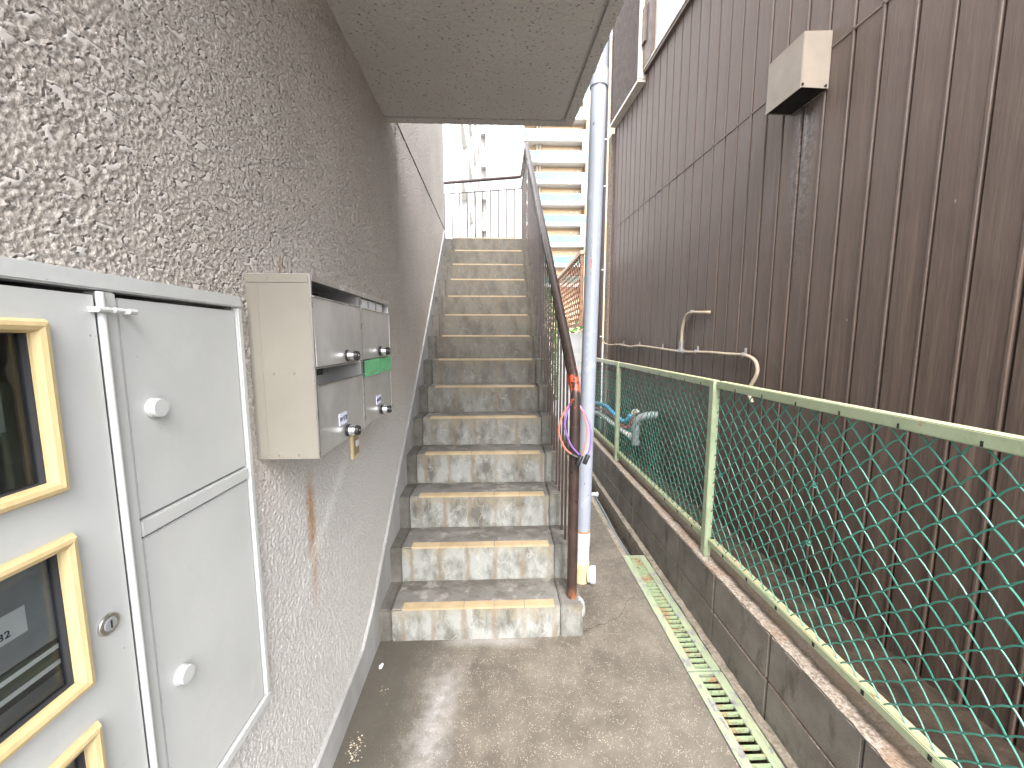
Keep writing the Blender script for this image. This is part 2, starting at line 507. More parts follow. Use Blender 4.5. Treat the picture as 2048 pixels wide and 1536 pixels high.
def m_siding():
    g = G('brown_siding')
    o = g.pos
    p = g.sep(o)
    grain = g.noise(16, 5, .66, stretch=(1, 2.2, .10), dist=.8)
    fib = g.noise(110, 4, .6, stretch=(1, 1, .045))
    r = g.rand()
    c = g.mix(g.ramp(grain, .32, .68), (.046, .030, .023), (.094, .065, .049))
    c = g.mix(g.math('MULTIPLY', r, .35), c, (.08, .061, .053))
    c = g.mix(g.math('MULTIPLY', g.ramp(fib, .5, .75), .5), c, (.038, .027, .022))
    c = g.mix(g.math('MULTIPLY', g.ramp(g.noise(7, 5, .7, stretch=(1, 3., .09), dist=.5), .54, .68), .5), c, (.15, .105, .075))
    # paler higher up, darker near the ground: top-light falloff painted into the colour
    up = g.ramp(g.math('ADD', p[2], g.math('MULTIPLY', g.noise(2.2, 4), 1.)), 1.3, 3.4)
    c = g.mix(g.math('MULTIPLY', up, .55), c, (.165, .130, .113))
    # deposits run down below the vent hood
    dy = g.math('ADD', g.math('ABSOLUTE', g.math('SUBTRACT', p[1], 2.33)), g.math('MULTIPLY', g.noise(14, 4, .6, stretch=(1, 1, .3)), .12))
    run = g.math('MULTIPLY', g.ramp(dy, .09, .16, 1, 0), g.math('MULTIPLY', g.ramp(p[2], 1.75, 2.75), g.ramp(p[2], 2.88, 2.9, 1, 0)))
    blot = g.ramp(g.noise(42, 5, .7), .45, .6)
    c = g.mix(g.math('MULTIPLY', g.math('MULTIPLY', run, blot), .45), c, (.22, .205, .20))
    c = g.mix(g.math('MULTIPLY', g.math('MULTIPLY', run, g.ramp(g.noise(26, 4, .7), .46, .54)), .6), c, (.018, .015, .013))
    sc, _ = g.voro(5.5, stretch=(1, 1, .5))
    c = g.mix(g.math('MULTIPLY', g.ramp(sc, .015, .022, 1, 0), .8), c, (.30, .25, .22))
    h = g.math('ADD', g.noise(34, 4, .6, stretch=(1, 1.6, .12), dist=.6), g.math('MULTIPLY', fib, .4))
    nr = g.bump(h, .0028, .9, g.bump(g.noise(7, 3, .5, stretch=(1, 1, .6)), .012, .7))
    ro = g.math('SUBTRACT', g.ramp(grain, .3, .7, .50, .62), g.math('MULTIPLY', run, .3))
    return g.done(c, ro, 0, nr, .4)
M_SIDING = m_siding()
M_SEAM = simple('seam_sealant', (.16, .125, .105), .6)
M_EARTH = simple('damp_earth', (.04, .027, .017), .9, var=.3, scale=14, bump=.006, bscale=60)
M_HOOD = simple('beige_steel', (.27, .232, .192), .45, var=.08, scale=6)
M_HOODDARK = simple('hood_inner_shade', (.015, .013, .012), .9)
M_HOSE = simple('cream_conduit', (.36, .30, .22), .5, var=.1, scale=20)
M_CLIP = simple('conduit_clip', (.34, .33, .32), .45, metal=.5)
M_BROWNMETAL = simple('brown_aluminium', (.115, .085, .072), .42, var=.12, scale=12)
M_ALUTRIM = simple('pale_aluminium_trim', (.58, .54, .48), .4, metal=.3, var=.08)
M_PALEPANE = simple('pale_frosted_pane', (.58, .61, .57), .35, var=.05, scale=3)

def m_cabinet():
    g = G('pale_grey_paint')
    c = g.mix(g.ramp(g.noise(3.5, 4), .3, .7), (.405, .418, .412), (.46, .472, .465))
    ch = g.noise(80, 4, .6, stretch=(1, 1, .8))
    c = g.mix(g.math('MULTIPLY', g.ramp(ch, .735, .745), .8), c, (.12, .10, .085))
    c = g.mix(g.math('MULTIPLY', g.ramp(g.noise(11, 5, .7, stretch=(1, 1, .4)), .60, .72), .25), c, (.48, .44, .38))
    nr = g.bump(g.noise(40, 4), .0012, .6, g.bump(g.noise(3, 2), .008, .35))
    return g.done(c, g.ramp(g.noise(6, 4), .3, .7, .34, .48), 0, nr, .5)
M_CAB = m_cabinet()
def m_yellow():
    g = G('ochre_wood_grain_vinyl')
    c = g.mix(g.ramp(g.noise(60, 4, .6, stretch=(1, 1, .12)), .3, .7), (.42, .325, .165), (.49, .39, .215))
    return g.done(c, .5, 0, g.bump(g.noise(220, 3, .6, stretch=(1, 1, .2)), .0006), .35)
M_YELLOW = m_yellow()
def m_glass():
    g = G('window_glass')
    t = g.t
    tr = g.node('ShaderNodeBsdfTransparent'); tr.inputs[0].default_value = (.80, .82, .82, 1)
    gl = g.node('ShaderNodeBsdfGlossy'); gl.inputs['Roughness'].default_value = .03
    lw_ = g.node('ShaderNodeLayerWeight')
    fr = g.math('ADD', .04, g.math('MULTIPLY', g.math('POWER', lw_.outputs['Facing'], 4.), .6))
    mx = g.node('ShaderNodeMixShader')
    t.links.new(fr, mx.inputs[0]); t.links.new(tr.outputs[0], mx.inputs[1]); t.links.new(gl.outputs[0], mx.inputs[2])
    t.links.new(mx.outputs[0], t.nodes['Material Output'].inputs['Surface'])
    return g.mat
M_GLASS = m_glass()
M_METER = simple('meter_grey', (.27, .28, .29), .5)
M_METERDARK = simple('meter_dark', (.035, .036, .04), .5)
M_PLATE = simple('label_white', (.62, .63, .64), .5, var=.04)
M_INK = simple('ink', (.03, .03, .05), .6)
M_CABIN = simple('cabinet_inside', (.16, .15, .14), .8)

def m_steel():
    g = G('stainless_steel')
    o = g.pos
    sm = g.noise(9, 5, .65, stretch=(1, 1, .7), dist=.5)
    br = g.noise(260, 3, .6, stretch=(1, 1, .03))
    c = g.mix(g.ramp(sm, .3, .7), (.56, .55, .54), (.74, .735, .73))
    ro = g.math('ADD', g.ramp(sm, .3, .72, .24, .42), g.math('MULTIPLY', br, .08))
    return g.done(c, ro, .7, g.bump(g.noise(5, 2), .003, .5), .5)
M_STEEL = m_steel()
M_STEELEDGE = simple('bright_steel_edge', (.60, .59, .57), .3, metal=1., var=.06, scale=30)
M_MAILSIDE = simple('beige_enamel', (.20, .187, .158), .42, var=.05, scale=5)
M_TAPE = simple('green_masking_tape', (.14, .44, .21), .7, var=.08, scale=30, bump=.0008)
M_CHROME = simple('dial_chrome', (.72, .72, .72), .22, metal=1., var=.05)
M_LABEL = simple('label_paper', (.60, .63, .78), .6, var=.03)
M_CREAMPL = simple('cream_plastic', (.62, .50, .30), .45, var=.05)
M_OLIVE = simple('olive_plate', (.28, .24, .14), .5)
M_ORANGE = simple('salmon_cable', (.40, .15, .11), .35, var=.1)
M_PURPLE = simple('purple_cable', (.19, .11, .34), .35, var=.1)
M_BLUE = simple('blue_hose', (.09, .32, .55), .45, var=.15, scale=40)
M_RED = simple('red_hose', (.60, .13, .15), .45, var=.15, scale=40)
M_GREYPIPE = simple('grey_pipe', (.19, .205, .21), .5, var=.06)
M_WRAP = simple('white_wrapped_pipe', (.60, .59, .56), .6, var=.1)
M_BRASS = simple('nickel_valve', (.62, .58, .50), .35, metal=.7)
M_LATT = simple('red_brown_timber', (.30, .15, .09), .65, var=.25, scale=18)
M_LATTTOP = simple('pale_timber_cap', (.50, .36, .27), .65, var=.15, scale=18)
M_WHITEBOARD = simple('white_siding_paint', (.66, .65, .62), .6, var=.05)
M_CORNERCON = simple('corner_render', (.20, .165, .13), .85, var=.2, scale=30, bump=.004, bscale=120)
M_DARKPIPE = simple('dark_brown_pvc', (.04, .028, .025), .4)
M_SLABWHITE = simple('white_render', (.58, .57, .55), .7, var=.03)
M_WHITETILE = simple('white_wall_tile', (.55, .56, .57), .6, var=.02, scale=1)
M_GREYREC = simple('grey_recess', (.55, .53, .50), .8)
M_GREYREC2 = simple('beige_recess', (.46, .42, .34), .8)
M_PEACH = simple('peach_render', (.62, .46, .30), .8, var=.03, scale=.6)
M_PEACH2 = simple('cream_render', (.36, .27, .17), .8, var=.03, scale=.6)
M_AQUA = simple('aqua_glass_panel', (.10, .20, .175), .3, var=.10, scale=.5)
M_DARKWIN = simple('dark_window', (.45, .42, .37), .2)
M_LEAFA = simple('leaf_green', (.085, .19, .035), .5, var=.3, scale=6)
M_BARK = simple('bark', (.10, .075, .05), .9)
M_GROUND = simple('street_asphalt', (.26, .25, .24), .85, var=.15, scale=4, bump=.004)
M_PEBBLE = simple('grit', (.45, .38, .28), .8, var=.3, scale=60)
M_CRACK = simple('crack_shadow', (.035, .03, .026), 1.)

# ================================================================== SETTING
def struct(o):
    o['kind'] = 'structure'
    return o

struct(MB().box(-300, 300, -300, 300, -.20, -.16).build('ground', M_GROUND))
# the passage slab, slightly wavy on top
def wavy_slab(name, x0, x1, y0, y1, zt, zb, mat, nx, ny, amp, seed, edge_amp=0.):
    rnd = random.Random(seed)
    b = MB(); V = []
    for j in range(ny + 1):
        for i in range(nx + 1):
            x = x0 + (x1 - x0) * i / nx; y = y0 + (y1 - y0) * j / ny
            if i in (0, nx): x += rnd.uniform(-edge_amp, edge_amp)
            V.append((x, y, zt + rnd.uniform(-amp, amp)))
    n = (nx + 1) * (ny + 1)
    bot = [(x, y, zb) for x, y, z in V]
    F = []
    for j in range(ny):
        for i in range(nx):
            a = j * (nx + 1) + i
            F.append((a, a + 1, a + nx + 2, a + nx + 1))
    for j in range(ny):
        for i in (0, nx):
            a = j * (nx + 1) + i; F.append((a, a + nx + 1, a + nx + 1 + n, a + n))
    for i in range(nx):
        for j in (0, ny):
            a = j * (nx + 1) + i; F.append((a, a + 1, a + 1 + n, a + n))
    b.add(V + bot, F)
    return b
floor = struct(wavy_slab('f', -.80, .857, -3, 8, 0, -.158, M_FLOOR, 14, 90, .0012, 1).build('passage_floor', M_FLOOR, smooth=True))
# hairline cracks in the slab
def crack(pts, w=.0016, seed=0):
    rnd = random.Random(seed); P = []
    for a, b in zip(pts[:-1], pts[1:]):
        for k in range(6):
            t = k / 6
            P.append((a[0] + (b[0] - a[0]) * t + rnd.uniform(-.006, .006), a[1] + (b[1] - a[1]) * t + rnd.uniform(-.006, .006)))
    P.append(pts[-1])
    b = MB(); V = []
    for i, p in enumerate(P):
        ww = w * rnd.uniform(.4, 1.4)
        V += [(p[0], p[1] - ww, .0024), (p[0], p[1] + ww, .0024)]
    b.add(V, [(2 * i, 2 * i + 2, 2 * i + 3, 2 * i + 1) for i in range(len(P) - 1)])
    return b.build('crack', M_CRACK, floor)
crack([(.423, 1.89), (.50, 1.932), (.558, 1.949), (.624, 1.985), (.683, 2.031), (.73, 2.13), (.79, 2.16)], seed=3)
crack([(.70, 2.3), (.735, 2.0), (.76, 1.75), (.80, 1.5), (.82, 1.3)], w=.001, seed=4)
# kerb strip at the foot of the block wall, ditch edge strip
struct(wavy_slab('k', 1.022, 1.064, -3, 6.2, .008, -.158, M_MORTAR, 3, 180, .005, 2, .004).build('kerb_strip', M_MORTAR, smooth=True))
struct(wavy_slab('k', .858, .893, 2.625, 6.2, -.006, -.158, M_MORTAR, 3, 80, .006, 3, .006).build('ditch_edge', M_MORTAR, smooth=True))
struct(wavy_slab('e', 1.18, 1.86, -3, 7, .115, -.158, M_EARTH, 12, 60, .012, 5).build('gap_ground', M_EARTH, smooth=True))

# ------------------------------------------------------------------ block wall (stack bond, 0.4 x 0.2 m)
bw = thing('block_wall', (1.12, 0, -.16), 0, 'low weathered concrete block wall carrying the green wire fence', 'wall')
blk = MB().box(-.06, .06, -.1965, .1965, 0, .193).mesh('block', M_BLOCK, .004, 2)
for c, z in enumerate((-.218, -.018, .182)):
    for i in range(-4, 12):
        inst('block', blk, bw, (random.uniform(-.0015, .0015), .995 + .4 * i - .2, z + .16), (0, random.uniform(-.004, .004), 0))
MB().box(-.054, .054, -1.2, 5.4, 0, .18 + .16).build('mortar_core', M_JOINT, bw)
wavy_slab('c', -.058, .058, -1.2, 5.4, .5375, .53, M_BLOCK, 4, 260, .0028, 8, .003).build('mortar_cap', M_BLOCK, bw, smooth=True)

# ------------------------------------------------------------------ drain grates
def grate(y0, y1, label):
    t = thing('drain_grate', (.94, y0, -.02), 0, label, 'drain grate', 'drain grates along the wall')
    L = y1 - y0
    for x0, x1 in ((-.079, -.037), (.036, .078)):
        MB().box(x0, x1, 0, L, .012, .0235).build('side_rail', M_GRATE, t, .001)
    for yy in (0, L - .010):
        MB().box(-.037, .036, yy, yy + .010, .004, .0225).build('end_bar', M_GRATE, t)
    n = 30
    bar = MB().prism([(-.003, .006), (.003, .006), (.0045, .0225), (-.002, .0225)], 'x', -.037, .036).mesh('bar', M_GBAR)
    for k in range(1, n):
        inst('bar', bar, t, (0, L * k / n, random.uniform(-.0012, .0)), (0, random.uniform(-.01, .01), random.uniform(-.015, .015)))
    for k in (0.02, .5, .97):
        pass
    return t
grate(1.637, 2.615, 'far drain grate with peeling green paint, ending at the open ditch')
grate(.63, 1.627, 'near drain grate with peeling green paint at the bottom of the picture')
struct(MB().box(.857, 1.022, -3, .62, -.158, .0).build('drain_cover_concrete', M_FLOOR))
struct(MB().box(.8585, 1.0215, .625, 6.2, -.159, -.135).build('ditch_bed', M_EARTH))
dp = MB()
for dx, r in ((.0, .011), (.026, .008)):
    dp.tube(smooth_path([(.912 + dx, 2.63, -.045), (.916 + dx * .7, 3.0, -.05), (.918 + dx, 3.4, -.047), (.922 + dx, 3.78, -.04)], 6), r, 8)
tag(dp.build('ditch_hose', M_GREYPIPE, smooth=True), 'thin grey hoses lying along the open drainage ditch', 'hose')
hf = MB().tube([(.90, 3.78, -.02), (.955, 3.78, -.02)], .022, 12).tube([(.955, 3.78, -.02), (.972, 3.78, -.02)], .027, 12)
tag(hf.build('pipe_outlet', M_PIPEW, smooth=True), 'short white pipe end sticking out over the drainage ditch', 'pipe')

# ------------------------------------------------------------------ left stucco wall, in the wall's own frame
WA = math.atan(.0185)
WX = -.605
def wl(s, w=0., z=0.):
    return (WX - s * math.sin(WA) + w * math.cos(WA), s * math.cos(WA) + w * math.sin(WA), z)
def wthing(name, s, z, label, cat, group=None):
    return thing(name, wl(s, 0, z), WA, label, cat, group)

wall = thing('stucco_wall', wl(0), WA, 'taupe rough-cast stucco wall with a pale skirting beside the stairs', 'wall')
rng = np.random.default_rng(11)
def band(n0, n1, d0, d1, lo, hi, an=1.0):
    """band-passed noise on a grid; wavelengths lo..hi metres, an > 1 stretches it vertically"""
    f = np.fft.rfft2(rng.standard_normal((n0, n1)))
    k0 = np.fft.fftfreq(n0, d0)[:, None]; k1 = np.fft.rfftfreq(n1, d1)[None, :] * an
    k = np.sqrt(k0 ** 2 + k1 ** 2) + 1e-9
    f *= np.exp(-(k * lo) ** 2 * .6) * (1 - np.exp(-(k * hi) ** 2 * .8))
    h = np.fft.irfft2(f, (n0, n1))
    return h / h.std()
def sstep(a, b, x):
    t = np.clip((x - a) / (b - a), 0, 1); return t * t * (3 - 2 * t)
def stucco_grid(s0, s1, z0, z1, ds, dz, hole=None):
    n0 = int(round((s1 - s0) / ds)) + 1; n1 = int(round((z1 - z0) / dz)) + 1
    S = np.linspace(s0, s1, n0)[:, None] + np.zeros((1, n1)); Z = np.linspace(z0, z1, n1)[None, :] + np.zeros((n0, 1))
    a = band(n0, n1, ds, dz, .0068, .014)
    b = band(n0, n1, ds, dz, .034, .10, .6)
    c = band(n0, n1, ds, dz, .016, .045, .7)
    e = band(n0, n1, ds, dz, .12, .4)
    rough = .0024 * np.tanh(a * 1.35 + .85) + .0006 * c - .0010
    flat = sstep(.9, 1.05, b + .25 * e)
    rough = rough * (1 - flat) + flat * .0019
    soft = .0011 * np.tanh(c * 1.2) + .0004 * a
    low = sstep(1.55, 1.15, Z + .09 * e - .12 * sstep(1.6, 3, S))
    H = rough * (1 - low) + soft * low
    V = np.stack([H.ravel(), S.ravel(), Z.ravel()], 1).astype(np.float32)
    idx = np.arange(n0 * n1).reshape(n0, n1)
    q = np.stack([idx[:-1, :-1], idx[1:, :-1], idx[1:, 1:], idx[:-1, 1:]], -1).reshape(-1, 4)
    if hole:
        cs = S[:-1, :-1].ravel(); cz = Z[:-1, :-1].ravel()
        q = q[~((cs > hole[0]) & (cs < hole[1]) & (cz > hole[2]) & (cz < hole[3]))]
    me = bpy.data.meshes.new('stucco_surface')
    me.vertices.add(len(V)); me.vertices.foreach_set('co', V.ravel())
    me.loops.add(q.size); me.loops.foreach_set('vertex_index', q.ravel().astype(np.int32))
    me.polygons.add(len(q)); me.polygons.foreach_set('loop_start', np.arange(0, q.size, 4, dtype=np.int32))
    me.polygons.foreach_set('use_smooth', np.ones(len(q), dtype=bool))
    me.materials.append(M_STUCCO)
    me.update(calc_edges=True)
    at = me.attributes.new('patch', 'FLOAT', 'POINT'); at.data.foreach_set('value', (flat * (1 - low)).ravel().astype(np.float32))
    o = link(bpy.data.objects.new('stucco_surface', me)); o.parent = wall
    return o
stucco_grid(.20, 2.60, 0, 2.80, .0033, .0033, (.2, .925, .63, 1.615))
stucco_grid(2.60, 5.04, 0, 6.5, .008, .008)
bk = MB()
bk.box(-.30, -.005, .96, 5.038, -.1, 6.5)
bk.box(-.30, -.005, -.42, .96, 1.66, 6.5)
bk.box(-.30, -.005, -.42, .96, -.1, .58)
bk.box(-.30, -.005, -.42, -.30, .58, 1.66)
bk.build('wall_body', M_STUCCO, wall)
MB().prism([(.1, -.05), (.1, .118), (1.0, .125), (1.62, .152), (1.78, .24), (2.38, .735), (2.96, 1.19), (4.96, 2.875), (4.96, -.05)], 'x', -.01, .013).build('skirting', M_SKIRT, wall, .003, 2)
MB().box(-.004, .0035, 2.40, 5.036, 2.883, 2.895).build('joint_groove_shade', M_SLOT, wall)  # proud dark strip paints the shade of a recessed joint

# ------------------------------------------------------------------ overhead slab
slab = thing('overhead_slab', (0, 1.0, 2.768), 0, 'taupe concrete landing slab overhead with a drip groove', 'slab')
def edge_jit(a, b, n, amp, rnd):
    out = []
    for k in range(n):
        t = k / n
        j = rnd.uniform(-amp, amp) if k else 0
        out.append((a[0] + (b[0] - a[0]) * t + j, a[1] + (b[1] - a[1]) * t + j))
    return out
rnd = random.Random(5)
A, B, C, D = (-.72, -1.15), (.531, -1.15), (.4165, 1.412), (-.72, 1.397)
poly = [A] + edge_jit(B, C, 120, .0022, rnd) + edge_jit(C, D, 60, .0022, rnd) + [D]
MB().prism(poly, 'z', .016, .19).build('slab_body', M_SOFFIT, slab)
B2, C2, D2 = (.531 - .071, -1.15), (.4165 - .071, 1.412 - .069), (-.72, 1.397 - .069)
MB().prism([A, B2, C2, D2], 'z', 0, .017).build('soffit_panel', M_SOFFIT, slab)
B3, C3, D3 = (.531 - .054, -1.15), (.4165 - .054, 1.412 - .052), (-.72, 1.397 - .052)
Bo, Co, Do = (.531 - .003, -1.15), (.4165 - .003, 1.412 - .003), (-.72, 1.397 - .003)
lip = [B3] + edge_jit(Bo, Co, 120, .0022, rnd) + edge_jit(Co, Do, 60, .0022, rnd) + [Do, D3, C3]
MB().prism(lip, 'z', -.001, .0165).build('drip_lip', M_SOFFIT, slab)

# ------------------------------------------------------------------ staircase
SA = math.atan(.011)
GO, RI = .237, .2
st = thing('staircase', (0, 1.862, 0), SA, 'stained concrete staircase with yellow ribbed nosing tiles', 'staircase')
def zt(k): return k * RI - .027
tile = MB().box(-.0765, .0765, -.0012, .048, -.006, .0030)
for r_ in range(6):
    y = .0 + r_ * .0085
    tile.box(-.0765, .0765, y, y + .0040, .0029, .0058)
tile = tile.mesh('nosing_tile', M_TILE)
core = MB()
for k in range(1, 15):
    y0 = (k - 1) * GO; y1 = y0 + GO + .03; z1 = zt(k); z0 = max(-.01, zt(k) - .62)
    if k == 14: y1 = y0 + .30
    dz = random.uniform(-.003, .003); dy = random.uniform(-.002, .002)
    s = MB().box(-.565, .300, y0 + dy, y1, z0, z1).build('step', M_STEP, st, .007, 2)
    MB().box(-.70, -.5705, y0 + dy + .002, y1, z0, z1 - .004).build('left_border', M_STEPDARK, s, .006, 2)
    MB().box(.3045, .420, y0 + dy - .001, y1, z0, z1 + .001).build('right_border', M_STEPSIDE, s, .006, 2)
    core.box(-.69, .412, y0 + .012, y1, z0, z1 - .012)
    for i in range(5):
        inst('nosing_tile', tile, s, (-.51 + .078 + i * .156 + random.uniform(-.0008, .0008), y0 + dy, z1), (random.uniform(-.006, .006), 0, random.uniform(-.004, .004)))
core.build('core', M_JOINT, st)
MB().box(-1.35, .420, 13 * GO + .28, 5.05, zt(14) - .2, zt(14) - .004).build('landing', M_STEP, st)
# a lump of patching mortar on the corner of the first step
bm = bmesh.new(); bmesh.ops.create_icosphere(bm, subdivisions=3, radius=1)
rr = random.Random(2)
for v in bm.verts:
    v.co *= 1 + rr.uniform(-.06, .06); v.co = Vector((v.co.x * .026, v.co.y * .05, v.co.z * .055))
me = bpy.data.meshes.new('mortar_patch'); bm.to_mesh(me); bm.free(); me.materials.append(M_SKIRT)
for p in me.polygons: p.use_smooth = True
inst('mortar_patch', me, st, (.413, .05, .125))

# ------------------------------------------------------------------ stair railing
rl = thing('stair_railing', (0, 1.862, 0), SA, 'dark brown steel stair railing with red primer showing at the bend', 'railing')
RX = .372
SL = (4.08 - 1.31) / (3.53 - .07)
def hz(y): return 1.31 + (y - .07) * SL
bend = [(RX, .07, 1.10), (RX, .07, 1.24), (RX, .072, 1.275), (RX, .086, hz(.086) - .006), (RX, .14, hz(.14))]
MB().tube([(RX, .07, zt(1) - .002), (RX, .07, .6)] + bend[:1], .0265, 16).build('post', M_RAIL, rl, smooth=True)
path = bend + [(RX, 1., hz(1.)), (RX, 2.2, hz(2.2)), (RX, 3.44, hz(3.44)), (RX, 3.53, 4.072), (RX, 3.64, 4.08), (RX - .002, 4.50, 4.08), (RX - .012, 4.56, 4.08), (.30, 4.59, 4.08), (-.2, 4.702, 4.08), (-.93, 4.873, 4.08)]
MB().tube(path, .0245, 16).build('handrail', M_RAIL, rl, smooth=True)
sub = MB()
sb = lambda y: hz(y) - .105
def bar_between(b, p, q, hw, hh):
    p, q = Vector(p), Vector(q); t = (q - p).normalized()
    x = t.cross(Vector((0, 0, 1))).normalized() * hw; y = x.cross(t).normalized() * hh
    v = [p + a * x + c * y for a, c in ((-1, -1), (1, -1), (1, 1), (-1, 1))] + [q + a * x + c * y for a, c in ((-1, -1), (1, -1), (1, 1), (-1, 1))]
    b.add(v, [(0, 1, 2, 3), (7, 6, 5, 4), (0, 4, 5, 1), (1, 5, 6, 2), (2, 6, 7, 3), (3, 7, 4, 0)])
bar_between(sub, (RX, .09, sb(.09)), (RX, 3.56, sb(3.56)), .011, .006)
bar_between(sub, (RX, 3.56, 3.907), (RX, 4.58, 3.907), .011, .006)
sub.build('lower_rail', M_RAIL, rl)
s2 = MB(); bar_between(s2, (RX - .01, 4.585, 3.907), (-.93, 4.873, 3.907), .011, .006)
s2.build('lower_rail', M_RAIL, rl)
stub = MB().box(-.007, .007, -.012, .012, -.05, .05).mesh('spacer', M_RAIL)
for y in (.55, 1.25, 1.95, 2.65, 3.3):
    inst('spacer', stub, rl, (RX, y, hz(y) - .06))
for y in (3.9,):
    inst('spacer', stub, rl, (RX, y, 3.99), sc=(1, 1, 1.5))
inst('spacer', stub, rl, (-.72, 4.823, 3.99), sc=(1.2, 1, 1.6))
for k in range(1, 15):
    for off in (.06, .178):
        y = (k - 1) * GO + off + (.055 if k == 1 and off < .05 else 0)
        if y > 3.5: continue
        MB().box(RX - .006, RX + .006, y - .006, y + .006, zt(k) - .001, sb(y)).build('baluster', M_RAIL, rl)
for i in range(9):
    y = 3.52 + i * .12
    MB().box(RX - .006, RX + .006, y - .006, y + .006, zt(14) - .005, 3.905).build('baluster', M_RAIL, rl)
for i in range(10):
    x = .26 - i * .126; y = 4.585 + (RX - .01 - x) * (.288 / 1.292)
    MB().tube([(x, y, zt(14) - .005), (x, y, 3.905)], .0105, 6).build('baluster', M_RAIL, rl)

# ------------------------------------------------------------------ cable lock on the railing post
lk = thing('cable_lock', (.372, 1.93, .95), 0, 'salmon and purple cable bicycle locks hanging on the railing post', 'cable lock')
oz = lambda pts: [(x - .372, y - 1.93, z - .95) for x, y, z in pts]
loop1 = [(.352, 1.893, .965), (.318, 1.894, .995), (.292, 1.90, 1.05), (.285, 1.905, 1.09), (.298, 1.915, 1.145), (.326, 1.935, 1.19), (.372, 1.966, 1.222), (.405, 1.945, 1.185), (.42, 1.92, 1.14), (.428, 1.905, 1.08), (.419, 1.895, 1.02), (.402, 1.888, .965)]
loop2 = [(.384, 1.884, .968), (.345, 1.882, 1.015), (.322, 1.886, 1.07), (.313, 1.892, 1.115), (.322, 1.91, 1.16), (.343, 1.945, 1.205), (.372, 1.97, 1.226), (.412, 1.945, 1.185), (.438, 1.915, 1.125), (.447, 1.90, 1.063), (.440, 1.888, 1.0), (.428, 1.882, .966)]
MB().tube(smooth_path(oz(loop1), 5), .0052, 8).build('salmon_cable', M_ORANGE, lk, smooth=True)
MB().tube(smooth_path(oz(loop2), 5), .0048, 8).build('purple_cable', M_PURPLE, lk, smooth=True)
for p, q in (((.395, 1.875, .966), (.372, 1.872, .912)), ((.428, 1.872, .97), (.408, 1.868, .925))):
    MB().tube(oz([p, (Vector(p) * .5 + Vector(q) * .5)[:], q]), .012, 10).build('lock_barrel', M_BLACK, lk, .002, 1, True)
MB().tube(oz([(.348, 1.892, .968), (.372, 1.886, .957), (.395, 1.877, .955)]), .009, 8).build('lock_sleeve', M_BLACK, lk, smooth=True)

# ------------------------------------------------------------------ pale blue downpipe
pp = thing('downpipe', (.508, 2.34, 0), 0, 'pale blue-grey drainpipe standing beside the stair railing', 'drainpipe')
ln = lambda z: .0135 * z
MB().tube([(ln(.34), 0, .34), (ln(1.2), 0, 1.2), (ln(2.0), 0, 2.0), (ln(2.97), 0, 2.97)], .0445, 24).build('pipe', M_PIPE, pp, smooth=True)
MB().tube([(ln(3.0), 0, 3.0), (ln(4), 0, 4.0), (ln(6.3), 0, 6.3)], .0445, 24).build('upper_pipe', M_PIPE, pp, smooth=True)
MB().tube([(ln(2.95), 0, 2.935), (ln(3.), 0, 3.03)], .0505, 24).build('collar', M_PIPE, pp, .003, 2, True)
MB().tube([(.003, 0, .235), (.0045, 0, .338)], .0465, 24).build('socket', M_PIPEW, pp, .002, 1, True)
MB().tube([(.0045, 0, .336), (.0047, 0, .346)], .0475, 24).build('stained_band', M_STAIN, pp, smooth=True)
MB().tube([(.002, 0, .13), (.003, 0, .237)], .0440, 24).build('socket', M_PIPEW, pp, smooth=True)
MB().tube([(.0, 0, -.005), (.002, 0, .128)], .0445, 24).build('base_tee', M_PIPEC, pp, smooth=True)
MB().tube([(.0, 0, .092), (.0015, 0, .132)], .0485, 24).build('base_tee_rim', M_PIPEC, pp, .002, 1, True)
MB().tube([(.035, -.014, .05), (.052, -.018, .05)], .050, 20).tube([(.052, -.018, .05), (.085, -.026, .05)], .056, 20).build('cleanout_cap', M_PIPEW, pp, .003, 2, True)
stk = MB()
for z0_, z1_ in ((1.905, 1.925), (2.01, 2.075), (2.085, 2.12)):
    stk.box(-.024, -.006, -.0465, -.0445, z0_, z1_, 0)
stk.box(-.024, -.006, -.0465, -.0445, 1.945, 2.0, 1)
sp_ = stk.build('sticker', [M_GREYPIPE, M_RED], pp, loc=(ln(2.0) + .004, .004, 0))
sp_['label'] = 'worn red and grey sticker on the pipe'

